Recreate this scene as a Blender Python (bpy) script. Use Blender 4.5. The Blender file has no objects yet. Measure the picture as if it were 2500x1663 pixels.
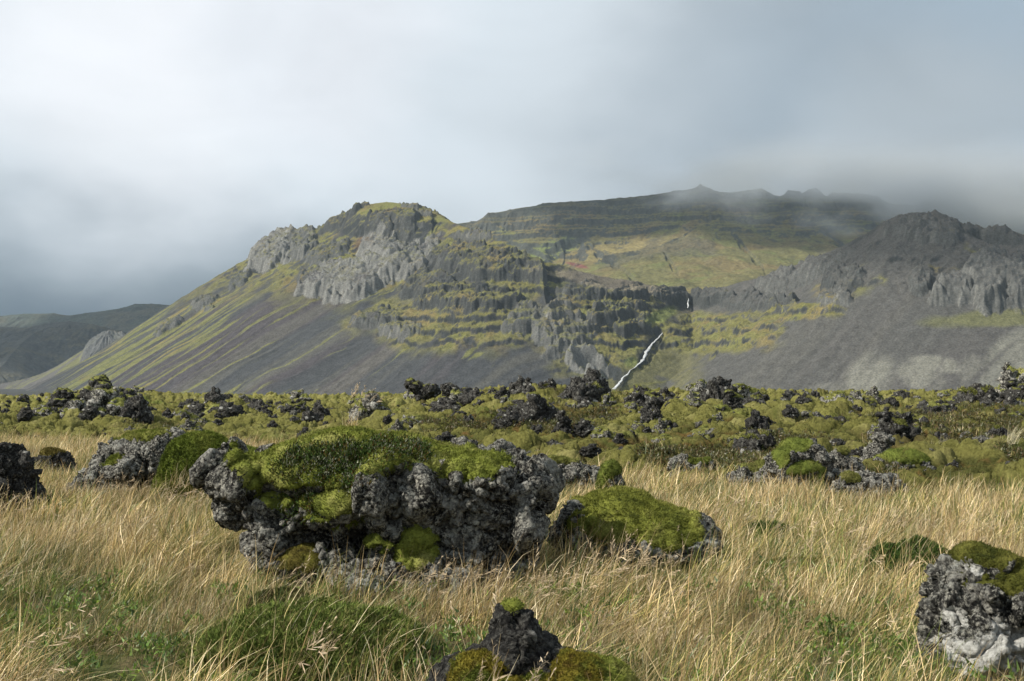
import bpy, math, random
import numpy as np
from mathutils import Vector
C = bpy.context.scene.collection
sc = bpy.context.scene
rng = np.random.default_rng(7)
HAZE = 0.000035
F32 = np.float32

# ------------------------------------------------------------------ camera
EYE = 1.6
FPX = 2778.0                      # focal length in pixels of the 2500 px wide photograph
HORIZON = 930.0
PITCH = math.atan((HORIZON - 831.5) / FPX)
cam_data = bpy.data.cameras.new('camera')
cam_data.sensor_width = 36.0
cam_data.lens = 40.0
cam_data.clip_start = 0.05
cam_data.clip_end = 40000
cam = bpy.data.objects.new('camera', cam_data)
C.objects.link(cam)
cam.location = (0, 0, EYE)
cam.rotation_euler = (math.pi / 2 + PITCH, 0, 0)
sc.camera = cam

# ------------------------------------------------------------------ light
SUN_EL = math.radians(40)
SUN_DIR = Vector((-math.cos(SUN_EL) * 0.940, -math.cos(SUN_EL) * 0.341, math.sin(SUN_EL)))
sd = bpy.data.lights.new('sun', 'SUN')
sd.energy = 5.0
sd.angle = math.radians(1.6)
sd.color = (1.0, 0.93, 0.82)
sun = bpy.data.objects.new('sun', sd)
C.objects.link(sun)
sun.rotation_euler = SUN_DIR.to_track_quat('Z', 'Y').to_euler()

world = bpy.data.worlds.new('World')
sc.world = world
world.use_nodes = True
wt = world.node_tree
wt.nodes.clear()
def wn(t, **kw):
    n = wt.nodes.new(t)
    for k, v in kw.items(): setattr(n, k, v)
    return n
wl = wt.links.new
wo = wn('ShaderNodeOutputWorld'); wb = wn('ShaderNodeBackground'); wb.inputs[1].default_value = 0.1
sky = wn('ShaderNodeTexSky', sky_type='NISHITA', sun_disc=False)
sky.sun_elevation = SUN_EL
sky.sun_rotation = math.atan2(SUN_DIR.x, SUN_DIR.y)
tc = wn('ShaderNodeTexCoord')
def sky_dir(px, py):
    v = Vector(((px - 1250) / FPX, 1.0, (HORIZON - py) / FPX)); v.normalize(); return v
def wmath(op, a, b=None, clamp=False):
    n = wn('ShaderNodeMath', operation=op); n.use_clamp = clamp
    for i, s in enumerate((a, b)):
        if s is None: continue
        if isinstance(s, (int, float)): n.inputs[i].default_value = s
        else: wl(s, n.inputs[i])
    return n.outputs[0]
# slow warp of the view direction so that cloud masses have ragged edges
nz = wn('ShaderNodeTexNoise'); nz.inputs['Scale'].default_value = 3.2; nz.inputs['Detail'].default_value = 5; nz.inputs['Roughness'].default_value = 0.5
mp = wn('ShaderNodeMapping'); mp.inputs['Scale'].default_value = (1, 1, 1.9); mp.inputs['Rotation'].default_value = (0, 0.25, 0)
wl(tc.outputs['Generated'], mp.inputs[0]); wl(mp.outputs[0], nz.inputs['Vector'])
warp = wn('ShaderNodeVectorMath', operation='MULTIPLY_ADD')
sub = wn('ShaderNodeVectorMath', operation='SUBTRACT'); wl(nz.outputs['Color'], sub.inputs[0]); sub.inputs[1].default_value = (0.5, 0.5, 0.5)
wl(sub.outputs[0], warp.inputs[0]); warp.inputs[1].default_value = (0.24, 0.1, 0.18); wl(tc.outputs['Generated'], warp.inputs[2])
nrm = wn('ShaderNodeVectorMath', operation='NORMALIZE'); wl(warp.outputs[0], nrm.inputs[0])
def blob(px, py, r0, r1):
    """1 inside r0 degrees of the direction, 0 beyond r1 degrees"""
    d = wn('ShaderNodeVectorMath', operation='DOT_PRODUCT'); wl(nrm.outputs[0], d.inputs[0]); d.inputs[1].default_value = sky_dir(px, py)
    m = wn('ShaderNodeMapRange', interpolation_type='SMOOTHSTEP'); wl(d.outputs['Value'], m.inputs[0])
    m.inputs[1].default_value = math.cos(math.radians(r1)); m.inputs[2].default_value = math.cos(math.radians(r0))
    return m.outputs[0]
def wmix(f, a, b):
    n = wn('ShaderNodeMix', data_type='RGBA'); wl(f, n.inputs[0]) if not isinstance(f, float) else setattr(n.inputs[0], 'default_value', f)
    for i, s in ((6, a), (7, b)):
        if isinstance(s, tuple): n.inputs[i].default_value = (*[x * 10 for x in s], 1)
        else: wl(s, n.inputs[i])
    return n.outputs[2]
base = (0.475, 0.525, 0.56)
col = wmix(blob(560, 60, 5, 22), base, (0.60, 0.655, 0.695))
col = wmix(blob(330, 130, 1, 11), col, (0.76, 0.78, 0.805))
col = wmix(blob(800, 140, 0, 8), col, (0.68, 0.71, 0.745))
col = wmix(blob(2300, 330, 3, 19), col, (0.285, 0.34, 0.385))
col = wmix(blob(2650, 60, 0, 13), col, (0.30, 0.37, 0.43))
col = wmix(blob(2250, 420, 2, 9), col, (0.36, 0.405, 0.435))
lowband = wn('ShaderNodeSeparateXYZ'); wl(nrm.outputs[0], lowband.inputs[0])
mr = wn('ShaderNodeMapRange', interpolation_type='SMOOTHSTEP'); wl(lowband.outputs[2], mr.inputs[0])
mr.inputs[1].default_value = 0.175; mr.inputs[2].default_value = 0.04; mr.inputs[3].default_value = 0.0; mr.inputs[4].default_value = 1.0
leftness = blob(-150, 800, 8, 34)
col = wmix(wmath('MULTIPLY', mr.outputs[0], leftness), col, (0.085, 0.12, 0.158))
# fine wisps
nz2 = wn('ShaderNodeTexNoise'); nz2.inputs['Scale'].default_value = 5.5; nz2.inputs['Detail'].default_value = 6; nz2.inputs['Roughness'].default_value = 0.5; nz2.inputs['Distortion'].default_value = 0.6
wl(mp.outputs[0], nz2.inputs['Vector'])
mr2 = wn('ShaderNodeMapRange'); wl(nz2.outputs['Fac'], mr2.inputs[0]); mr2.inputs[1].default_value = 0.3; mr2.inputs[2].default_value = 0.7; mr2.inputs[3].default_value = 0.94; mr2.inputs[4].default_value = 1.06
sclm = wn('ShaderNodeVectorMath', operation='SCALE'); wl(col, sclm.inputs[0]); wl(mr2.outputs[0], sclm.inputs['Scale'])
fin = wmix(0.93, sky.outputs[0], sclm.outputs[0])
wl(fin, wb.inputs[0]); wl(wb.outputs[0], wo.inputs[0])

sc.view_settings.view_transform = 'Standard'
sc.view_settings.look = 'None'
sc.view_settings.exposure = 0.36
sc.view_settings.gamma = 1.0
sc.render.film_transparent = False
cy = sc.cycles
cy.use_denoising = True; cy.denoiser = 'OPENIMAGEDENOISE'; cy.denoising_input_passes = 'RGB_ALBEDO_NORMAL'; cy.denoising_prefilter = 'ACCURATE'
cy.max_bounces = 5; cy.diffuse_bounces = 3; cy.glossy_bounces = 1; cy.transmission_bounces = 2
cy.transparent_max_bounces = 6; cy.volume_bounces = 3
cy.volume_step_rate = 1.0; cy.volume_max_steps = 64
cy.sample_clamp_indirect = 2.0; cy.sample_clamp_direct = 8.0
cy.caustics_reflective = False; cy.caustics_refractive = False

# ------------------------------------------------------------------ numpy noise
_P = np.random.default_rng(11).permutation(256).astype(np.int32)
_P = np.concatenate([_P, _P])
_A = np.random.default_rng(12).random(256) * 2 * np.pi
_G2 = np.stack([np.cos(_A), np.sin(_A)], 1).astype(F32)
_G3 = np.random.default_rng(13).normal(size=(256, 3)); _G3 = (_G3 / np.linalg.norm(_G3, axis=1)[:, None]).astype(F32)
_R3 = np.random.default_rng(14).random((256, 3)).astype(F32)
def pn2(x, y, seed=0):
    x = np.asarray(x, np.float64) + seed * 17.31; y = np.asarray(y, np.float64) + seed * 9.77
    fx = np.floor(x); fy = np.floor(y)
    ix = fx.astype(np.int64) & 255; iy = fy.astype(np.int64) & 255
    dx = (x - fx).astype(F32); dy = (y - fy).astype(F32)
    u = dx * dx * dx * (dx * (dx * 6 - 15) + 10); v = dy * dy * dy * (dy * (dy * 6 - 15) + 10)
    def g(jx, jy, ex, ey):
        h = _P[_P[(ix + jx) & 255] + ((iy + jy) & 255)]
        gg = _G2[h]
        return gg[..., 0] * ex + gg[..., 1] * ey
    a = g(0, 0, dx, dy); b = g(1, 0, dx - 1, dy); c = g(0, 1, dx, dy - 1); d = g(1, 1, dx - 1, dy - 1)
    a = a + u * (b - a); c = c + u * (d - c)
    return (a + v * (c - a)) * 1.5
def fbm2(x, y, octv=4, seed=0, rough=0.5, ridged=False):
    r = 0; a = 1.0; t = 0; f = 1.0
    for o in range(octv):
        n = pn2(x * f, y * f, seed + o * 3)
        if ridged: n = 1 - 2 * np.abs(n)
        r = r + a * n; t += a; a *= rough; f *= 2.03
    return r / t
def pn3(p, seed=0):
    p = np.asarray(p, np.float64) + np.array([seed * 7.13, seed * 3.91, seed * 5.57])
    f = np.floor(p); i = f.astype(np.int64) & 255; d = (p - f).astype(F32)
    w = d * d * d * (d * (d * 6 - 15) + 10)
    res = []
    for cz in (0, 1):
        for cy_ in (0, 1):
            for cx in (0, 1):
                h = _P[_P[_P[(i[:, 0] + cx) & 255] + ((i[:, 1] + cy_) & 255)] + ((i[:, 2] + cz) & 255)]
                g = _G3[h]
                res.append(g[:, 0] * (d[:, 0] - cx) + g[:, 1] * (d[:, 1] - cy_) + g[:, 2] * (d[:, 2] - cz))
    x0 = [res[k] + w[:, 0] * (res[k + 1] - res[k]) for k in (0, 2, 4, 6)]
    y0 = x0[0] + w[:, 1] * (x0[1] - x0[0]); y1 = x0[2] + w[:, 1] * (x0[3] - x0[2])
    return (y0 + w[:, 2] * (y1 - y0)) * 1.5
def fbm3(p, octv=4, seed=0, rough=0.5, ridged=False):
    r = 0; a = 1.0; t = 0; f = 1.0
    for o in range(octv):
        n = pn3(p * f, seed + o)
        if ridged: n = 1 - 2 * np.abs(n)
        r = r + a * n; t += a; a *= rough; f *= 2.03
    return r / t
def worley3(p, seed=0, ids=False):
    """distance to the nearest and second nearest feature point"""
    p = np.asarray(p, np.float64) + seed * 13.7
    f = np.floor(p); i = f.astype(np.int64); d = (p - f).astype(F32)
    f1 = np.full(len(p), 9.0, F32); f2 = f1.copy(); cid = np.zeros(len(p), F32)
    for cx in (-1, 0, 1):
        for cy_ in (-1, 0, 1):
            for cz in (-1, 0, 1):
                h = _P[_P[_P[(i[:, 0] + cx) & 255] + ((i[:, 1] + cy_) & 255)] + ((i[:, 2] + cz) & 255)]
                q = _R3[h] + np.array([cx, cy_, cz], F32) - d
                dd = (q * q).sum(1)
                m = dd < f1
                f2 = np.where(m, f1, np.minimum(f2, dd)); f1 = np.where(m, dd, f1); cid = np.where(m, h / 255.0, cid)
    return (np.sqrt(f1), np.sqrt(f2), cid) if ids else (np.sqrt(f1), np.sqrt(f2))
def worley2(x, y, seed=0):
    x = np.asarray(x, np.float64) + seed * 13.7; y = np.asarray(y, np.float64) + seed * 5.3
    fx = np.floor(x); fy = np.floor(y); ix = fx.astype(np.int64); iy = fy.astype(np.int64)
    dx = (x - fx).astype(F32); dy = (y - fy).astype(F32)
    f1 = np.full(x.shape, 9.0, F32); f2 = f1.copy(); cid = np.zeros(x.shape, F32)
    for cx in (-1, 0, 1):
        for cy_ in (-1, 0, 1):
            h = _P[_P[(ix + cx) & 255] + ((iy + cy_) & 255)]
            r = _R3[h]
            qx = r[..., 0] + cx - dx; qy = r[..., 1] + cy_ - dy
            dd = qx * qx + qy * qy
            m = dd < f1
            f2 = np.where(m, f1, np.minimum(f2, dd)); f1 = np.where(m, dd, f1); cid = np.where(m, r[..., 2], cid)
    return np.sqrt(f1), np.sqrt(f2), cid
def ss(a, b, x):
    t = np.clip((x - a) / (b - a), 0, 1); return t * t * (3 - 2 * t)
def lerp(a, b, t): return a + (b - a) * t
def lerpc(c, d, m): return c + (np.asarray(d, F32) - c) * m[..., None].astype(F32)

# ------------------------------------------------------------------ object helpers
def tag(o, label=None, cat=None, group=None, kind=None):
    if label: o['label'] = label
    if cat: o['category'] = cat
    if group: o['group'] = group
    if kind: o['kind'] = kind
    return o
def np_mesh(name, verts, faces, smooth=True, cols=None, attrs=None):
    """faces: (n,k) int array or a list of such arrays with different k"""
    fl = faces if isinstance(faces, list) else [faces]
    fl = [np.asarray(f, np.int32) for f in fl if len(f)]
    me = bpy.data.meshes.new(name)
    verts = np.asarray(verts, F32)
    me.vertices.add(len(verts)); me.vertices.foreach_set('co', verts.ravel())
    nl = sum(f.size for f in fl); nf = sum(len(f) for f in fl)
    me.loops.add(nl); me.polygons.add(nf)
    me.loops.foreach_set('vertex_index', np.concatenate([f.ravel() for f in fl]))
    tot = np.concatenate([np.full(len(f), f.shape[1], np.int32) for f in fl])
    st = np.concatenate([[0], np.cumsum(tot)[:-1]]).astype(np.int32)
    me.polygons.foreach_set('loop_start', st)
    try: me.polygons.foreach_set('loop_total', tot)
    except Exception: pass
    me.polygons.foreach_set('use_smooth', np.full(nf, smooth, bool))
    if cols is not None:
        a = me.color_attributes.new('Col', 'FLOAT_COLOR', 'POINT')
        c4 = np.ones((len(verts), 4), F32); c4[:, :3] = cols
        a.data.foreach_set('color', c4.ravel())
    for k, v in (attrs or {}).items():
        a = me.attributes.new(k, 'FLOAT', 'POINT'); a.data.foreach_set('value', np.asarray(v, F32))
    me.update(calc_edges=True)
    return me
def link(name, me, mat=None, parent=None):
    o = bpy.data.objects.new(name, me); C.objects.link(o)
    if mat is not None and not me.materials: me.materials.append(mat)
    if parent is not None: o.parent = parent
    return o
def grid_faces(nu, nv):
    a = np.arange(nu * nv, dtype=np.int32).reshape(nu, nv)
    return np.stack([a[:-1, :-1], a[1:, :-1], a[1:, 1:], a[:-1, 1:]], -1).reshape(-1, 4)
def at(px, py, Y):
    """the point seen at that pixel of the photograph, Y metres ahead"""
    k = FPX
    cx = (px - 1250) / k; cz = (831.5 - py) / k
    dy = math.cos(PITCH) - cz * math.sin(PITCH); dz = math.sin(PITCH) + cz * math.cos(PITCH)
    t = Y / dy
    return Vector((cx * t, Y, EYE + dz * t))
def to_px(x, y, z):
    cP, sP = math.cos(PITCH), math.sin(PITCH)
    zz = z - EYE
    fwd = y * cP + zz * sP; up = -y * sP + zz * cP
    return 1250 + FPX * x / fwd, 831.5 - FPX * up / fwd

# ------------------------------------------------------------------ material helpers
class NT:
    def __init__(s, name):
        s.m = bpy.data.materials.new(name); s.m.use_nodes = True; s.t = s.m.node_tree; s.t.nodes.clear()
        s.out = s.n('ShaderNodeOutputMaterial')
    def n(s, t, **kw):
        n = s.t.nodes.new(t)
        for k, v in kw.items(): setattr(n, k, v)
        return n
    def l(s, a, b): s.t.links.new(a, b)
    def put(s, v, inp):
        if isinstance(v, (int, float)): inp.default_value = v
        elif isinstance(v, tuple): inp.default_value = (*v, 1) if len(v) == 3 and len(inp.default_value) == 4 else v
        else: s.l(v, inp)
    def noise(s, scale, detail=4, rough=0.55, vec=None, dist=0.0):
        n = s.n('ShaderNodeTexNoise'); n.inputs['Scale'].default_value = scale; n.inputs['Detail'].default_value = detail
        n.inputs['Roughness'].default_value = rough; n.inputs['Distortion'].default_value = dist
        if vec is not None: s.l(vec, n.inputs['Vector'])
        return n.outputs['Fac']
    def mr(s, v, a, b, c=0.0, d=1.0, smooth=False):
        n = s.n('ShaderNodeMapRange', interpolation_type='SMOOTHSTEP' if smooth else 'LINEAR'); s.l(v, n.inputs[0])
        for i, x in enumerate((a, b, c, d)): n.inputs[i + 1].default_value = x
        return n.outputs[0]
    def mix(s, f, a, b, blend='MIX'):
        n = s.n('ShaderNodeMix', data_type='RGBA', blend_type=blend)
        s.put(f, n.inputs[0]); s.put(a, n.inputs[6]); s.put(b, n.inputs[7]); return n.outputs[2]
    def math(s, op, a, b=0.0, clamp=False):
        n = s.n('ShaderNodeMath', operation=op); n.use_clamp = clamp; s.put(a, n.inputs[0]); s.put(b, n.inputs[1]); return n.outputs[0]
    def scale(s, c, f):
        n = s.n('ShaderNodeVectorMath', operation='SCALE'); s.l(c, n.inputs[0]); s.put(f, n.inputs['Scale']); return n.outputs[0]
    def attr(s, name, kind='GEOMETRY', out='Fac'):
        n = s.n('ShaderNodeAttribute', attribute_name=name, attribute_type=kind); return n.outputs[out]
    def pos(s):
        return s.n('ShaderNodeTexCoord').outputs['Object']
    def surf(s, color, rough=0.9, normal=None, spec=0.3):
        b = s.n('ShaderNodeBsdfPrincipled'); s.put(color, b.inputs['Base Color']); s.put(rough, b.inputs['Roughness'])
        s.put(spec, b.inputs['Specular IOR Level'])
        if normal is not None: s.l(normal, b.inputs['Normal'])
        s.l(b.outputs[0], s.out.inputs[0]); return b
    def bump(s, h, strength=0.5, dist=0.1, normal=None):
        n = s.n('ShaderNodeBump'); n.inputs['Strength'].default_value = strength; n.inputs['Distance'].default_value = dist
        s.l(h, n.inputs['Height'])
        if normal is not None: s.l(normal, n.inputs['Normal'])
        return n.outputs[0]
# ------------------------------------------------------------------ mountains
def mountain_material(name, speck, bump_m):
    t = NT(name); p = t.pos()
    c = t.attr('Col', out='Color')
    n1 = t.noise(speck, 5, 0.7, p); n2 = t.noise(speck * 0.22, 4, 0.6, p)
    f = t.mr(n1, 0.3, 0.7, 0.55, 1.5); c = t.scale(c, f)
    f = t.mr(n2, 0.3, 0.7, 0.8, 1.2); c = t.scale(c, f)
    h = t.noise(speck * 0.6, 6, 0.7, p)
    t.surf(c, 1.0, t.bump(h, 0.7, bump_m), 0.1)
    return t.m
def ridge_field(x, y, ridges, slope, k=10.0):
    """height of a massif: the smooth maximum of the flanks falling away from each ridge segment.
    Returns the height, a coordinate across the fall line and the distance from the crest."""
    H = np.full(x.shape, -1e4); S = np.zeros(x.shape); Dm = np.full(x.shape, 1e4)
    s0 = 0.0
    for pts in ridges:
        P = [at(*q[:3]) for q in pts]
        for i in range(len(P) - 1):
            a, b = P[i], P[i + 1]
            ex, ey = b.x - a.x, b.y - a.y; L = math.hypot(ex, ey)
            tt = ((x - a.x) * ex + (y - a.y) * ey) / L
            lat = np.abs((x - a.x) * ey - (y - a.y) * ex) / L
            tc_ = np.clip(tt, 0, L); over = tt - tc_
            d = np.hypot(lat, over)
            z = a.z + (b.z - a.z) * tc_ / L - slope(d)
            c = s0 + tc_ + np.arctan2(over, lat + 1e-3) * 150
            m = z > H
            h = np.clip(0.5 + 0.5 * (z - H) / k, 0, 1)
            H = lerp(H, z, h) + k * h * (1 - h) * (H > -5e3)
            S = np.where(m, c, S); Dm = np.where(m, d, Dm)
            s0 += L
        s0 += 400
    return H, S, Dm
def ell(px, py, cx, cy, rx, ry, rot=0.0, n=None, soft=0.35):
    """soft ellipse; rot in degrees, positive = rising to the right in the picture"""
    a = math.radians(rot); dx = px - cx; dy = -(py - cy)
    u = (dx * math.cos(a) + dy * math.sin(a)) / rx; v = (-dx * math.sin(a) + dy * math.cos(a)) / ry
    r = np.sqrt(u * u + v * v)
    if n is not None: r = r + n
    return 1 - ss(1 - soft, 1 + soft * 0.6, r)
def terrace(z, T, noise, lo=0.3, hi=0.62):
    q = z / T + noise; f = np.floor(q); r = q - f
    # flat bench, steep riser
    s = ss(lo, hi, r)
    return (f + s * 0.86 + r * 0.14 - noise) * T, ((r > lo - .03) & (r < hi + .02)).astype(float)
def slope_of(X, Y, Z):
    """gradient of a structured polar grid (nu azimuths, nv radii)"""
    xu = np.gradient(X, axis=0); yu = np.gradient(Y, axis=0); zu = np.gradient(Z, axis=0)
    xv = np.gradient(X, axis=1); yv = np.gradient(Y, axis=1); zv = np.gradient(Z, axis=1)
    nx = yu * zv - zu * yv; ny = zu * xv - xu * zv; nz_ = xu * yv - yu * xv
    l = np.sqrt(nx * nx + ny * ny + nz_ * nz_) + 1e-9
    s = np.sign(nz_)
    return nx / l * s, ny / l * s, np.abs(nz_) / l
def polar(u0, u1, nu, radii):
    az = np.linspace((u0 - 1250) / FPX, (u1 - 1250) / FPX, nu)
    A, R = np.meshgrid(az, radii, indexing='ij')
    return A * R, R * 1.0
MOSS = (0.122, 0.118, 0.044); OCHRE = (0.155, 0.125, 0.055); SCREE = (0.046, 0.049, 0.052); PURP = (0.056, 0.051, 0.055)
PALE = (0.235, 0.235, 0.200); ROCK = (0.138, 0.140, 0.132); DROCK = (0.034, 0.038, 0.038); LIME = (0.135, 0.140, 0.048); GREYGR = (0.09, 0.088, 0.075)

# ---- the nearer massif: the pale-cragged mountain and the dark peak joined by the fall's hanging valley
R1 = [
    [(20, 985, 2620), (180, 952, 2560), (400, 822, 2490), (480, 776, 2470), (520, 742, 2460), (625, 662, 2430), (650, 600, 2410), (672, 572, 2400), (700, 561, 2380), (745, 562, 2345),
     (790, 556, 2310), (850, 524, 2270), (866, 520, 2250), (884, 531, 2235), (886, 512, 2220), (905, 500, 2205), (955, 494, 2170), (1000, 501, 2140), (1030, 504, 2110), (1058, 520, 2080), (1085, 538, 2050), (1112, 550, 2000),
     (1170, 572, 1930), (1240, 600, 1830), (1300, 640, 1790), (1380, 655, 1790), (1450, 670, 1800), (1560, 688, 1820), (1640, 706, 1860), (1690, 716, 1890)],
    [(1690, 716, 1890), (1760, 702, 1850), (1860, 672, 1790), (1960, 638, 1730), (2060, 600, 1680), (2130, 570, 1640), (2175, 541, 1620), (2215, 523, 1605), (2250, 520, 1600), (2290, 521, 1600), (2302, 515, 1600), (2330, 533, 1600), (2370, 551, 1600),
     (2420, 567, 1590), (2470, 566, 1580), (2495, 576, 1570), (2540, 600, 1560), (2640, 615, 1540), (2750, 660, 1500), (2950, 700, 1450)],
    # spurs running down toward the plain
    [(1060, 560, 2040), (1010, 640, 1990), (960, 720, 1930)],
    [(1300, 640, 1790), (1330, 700, 1730), (1350, 770, 1670), (1365, 860, 1600), (1372, 915, 1560)],
    [(1500, 700, 1790), (1480, 745, 1720), (1450, 800, 1670)],
    [(2302, 560, 1590), (2310, 640, 1545), (2290, 740, 1480)],
    [(2480, 600, 1570), (2440, 660, 1500), (2420, 730, 1450)],
]
nu1, nv1 = 1500, 800
rad1 = np.concatenate([np.linspace(1030, 1150, 20)[:-1], np.linspace(1150, 2560, 740), np.linspace(2570, 3000, nv1 - 759)])
X, Y = polar(-260, 2760, nu1, rad1)
wx = X + 22 * fbm2(X / 260, Y / 260, 3, 1); wy = Y + 22 * fbm2(X / 260, Y / 260, 3, 5)
sl1 = lambda d: 0.64 * d + 27 * (1 - np.exp(-d / 45)) - 0.00006 * np.clip(d - 200, 0, 400) ** 2
H0, S1, D1 = ridge_field(wx, wy, R1, sl1, 2.5)
lin = X * 0.62 - Y * 0.78 + 26 * fbm2(X / 260, Y / 260, 3, 62)
PX, PY = to_px(X, Y, np.maximum(H0, -14))
S1 = lin + 10 * fbm2(X / 200, Y / 200, 3, 61)
PX, PY = to_px(X, Y, np.maximum(H0, -14))
H0 = H0 + 34 * (1 - np.exp(-D1 / 45)) * ell(PX, PY, 985, 545, 150, 60)
# rows and columns of the picture the relief was measured from
nn = fbm2(X / 55, Y / 55, 4, 21); nn2 = fbm2(X / 18, Y / 18, 3, 33); nl = fbm2(X / 150, Y / 150, 3, 41)
w = 0.45 * nn
# crags: px, py, rx, ry, rot, height, paleness
CR = [(665, 610, 62, 42, 38, 20, 1.0), (735, 600, 40, 34, 25, 20, 0.75), (840, 545, 62, 13, 24, 9, .15), (500, 745, 32, 14, 25, 7, .7), (415, 800, 40, 10, 28, 4, .6),
      (1015, 533, 45, 10, -14, 4, .6), (1150, 582, 50, 8, 3, 5, .5),
      (850, 690, 100, 44, 18, 26, 1.0), (935, 650, 48, 62, 60, 30, 1.0), (1000, 650, 70, 30, 30, 20, .9), (925, 590, 22, 36, 70, 22, .2), (985, 575, 45, 28, 0, 16, .3), (800, 625, 55, 16, 25, 7, .5), (755, 690, 30, 18, 10, 8, .4),
      (1140, 650, 60, 45, 0, 18, .15), (1075, 640, 38, 22, 20, 9, .4), (1220, 655, 60, 36, -10, 16, .1), (1290, 665, 45, 26, -20, 12, .2), (1040, 710, 60, 36, 10, 16, .2), (1110, 735, 90, 34, 0, 16, .1), (1200, 745, 70, 30, 0, 10, .1),
      (1290, 790, 52, 34, 15, 16, .6), (1385, 830, 60, 40, 30, 12, .7), (1345, 795, 60, 46, 40, 18, .8), (1430, 890, 24, 46, 70, 18, 1.0), (1470, 780, 45, 26, 25, 12, .35), (1545, 780, 45, 40, 60, 14, .15), (1420, 720, 60, 22, 0, 9, .35),
      (1535, 725, 45, 20, -8, 10, .1), (1640, 725, 45, 20, 0, 9, .1), (1730, 730, 60, 18, 0, 10, .15), (1850, 745, 80, 18, 0, 10, .3), (1900, 700, 80, 22, 27, 12, .6), (2000, 660, 70, 24, 25, 12, .55), (2060, 690, 50, 30, 0, 10, .2), (2040, 740, 40, 16, 0, 9, .7),
      (2240, 565, 62, 30, 10, 5, .5), (2310, 575, 36, 34, -40, 5, .4), (2420, 580, 70, 16, -8, 8, .3), (2330, 715, 60, 36, 10, 16, .8), (2420, 690, 62, 58, 10, 26, .7), (2500, 690, 60, 60, 0, 26, .6), (2250, 700, 30, 24, 0, 8, .4),
      (930, 790, 60, 22, 5, 8, .4), (975, 815, 50, 16, 0, 8, .7), (885, 795, 12, 14, 60, 7, .6), (1130, 770, 60, 14, 0, 7, .2), (590, 690, 26, 9, 30, 4, .5)]
cr = np.zeros(X.shape); pale = np.zeros(X.shape); hgt = np.zeros(X.shape)
for (cx, cyy, rx, ry, rot, hh, pl) in CR:
    e = ell(PX, PY, cx, cyy, rx * 1.05, ry * 1.05, rot, w * 1.5 + .35 * nn2, 0.25)
    vv = -(PY - cyy) / max(ry, 10)
    pl = pl * (.92 if pl > .85 else .72)
    hgt = np.maximum(hgt, e * hh * (0.3 + .7 * ss(1.1, -0.5, vv))); pale = np.where(e > cr, pl, pale); cr = np.maximum(cr, e)
# rock ribs running down the crags
sc1, sc2, _c = worley2((S1 + 9 * nn) / 17, (H0 * 1.0 + 8 * nn2) / 30, 5); sd1, sd2, _c = worley2((S1 + 5 * nn2) / 7, (H0 + 6 * nn) / 11, 6)
rib = fbm2(S1 / 9, D1 / 55, 4, 71, 0.6, True); rib2 = fbm2(S1 / 26, D1 / 120, 3, 75, 0.5, True)
blocky = fbm2(X / 14, (Y + H0) / 14, 4, 78, 0.6, True)
strat = np.abs(((H0 + 14 * nn) / 13.0) % 1 - .5) * 2
H = H0 + hgt * 0.62 + cr * ((sc1 - .45) * 7 + (sd1 - .4) * 4.5 + 2.5 * strat + rib * 1.6 + rib2 * 5.0 + blocky * 4.2 + 3.0 * fbm2(X / 5.5, (Y + 1.5 * H0) / 5.5, 3, 79, .6))
# lava benches: mid slope and around the fall
bz = np.maximum.reduce([ell(PX, PY, 1120, 790, 270, 75, 0, w), ell(PX, PY, 1480, 810, 190, 115, 0, w), ell(PX, PY, 1740, 820, 190, 58, 3, w), ell(PX, PY, 1950, 770, 130, 22, 3, w), ell(PX, PY, 1250, 670, 150, 70, -10, w)])
zt, ris = terrace(H, 21.0, 0.55 * nn + 0.1 * nn2 + 0.25 * nl, 0.3, 0.55)
zt2, ris2 = terrace(H, 9.5, 0.8 * nn + 0.2 * nn2, 0.25, 0.6)
H = lerp(H, lerp(zt, zt2, 0.45), bz * (0.62 + .3 * ss(-.2, .3, nn)))
H += bz * (fbm2(X / 26, Y / 26, 4, 91, 0.55, True) * 4.5 + 2.0 * fbm2(X / 9, Y / 9, 3, 95))
# general broken ground above the scree, gullies in it
up = ss(0, 1, (780 + 60 * nn - PY - 0.16 * (PX - 1100).clip(0, 500)) / 120)
up = np.where(PX > 1700, ss(0, 1, (745 + 50 * nn - PY) / 60), up)
H += up * (1 - .5 * ell(PX, PY, 940, 520, 120, 40)) * (.3 + .7 * ss(5, 70, D1)) * (fbm2((X + 20 * nn) / 75, (Y + H0) / 75, 5, 103, 0.55, True) * 9 + fbm2(X / 34, Y / 34, 5, 101, 0.55) * 6 + fbm2(S1 / 22, D1 / 140, 3, 105, 0.5, True) * 2.0)
gw = 14 * fbm2(X / 70, Y / 70, 3, 109); gully = fbm2((S1 + gw) / 38, D1 / 700, 4, 111, 0.5, True)
H += (1 - up) * ss(10, 120, D1) * (gully * (4.2 - 2.4 * ss(1950, 2150, PX)) + 0.5 * fbm2(S1 / 9, D1 / 200, 3, 117, 0.6) + 1.1 * fbm2(X / 7, Y / 7, 3, 119, 0.6) * ss(0.1, 0.6, nn + .3))
# the ravine east of the pale fin and the dark clefts around the fall
for (cx, cyy, rx, ry, rot, dp) in [(1460, 905, 20, 60, 75, 22), (1405, 800, 10, 50, 80, 14), (1538, 800, 12, 30, 85, 12), (1590, 860, 60, 14, 60, 6), (905, 640, 12, 40, 70, 16), (1880, 735, 14, 50, 60, 10)]:
    H -= dp * ell(PX, PY, cx, cyy, rx, ry, rot, w * .5)
H = np.where(H < -17, -17 + 0.02 * (H + 17).clip(-60, 0) + 0.4 * nn, H)
NX, NY, NZ = slope_of(X, Y, H)
PX, PY = to_px(X, Y, H)
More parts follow.
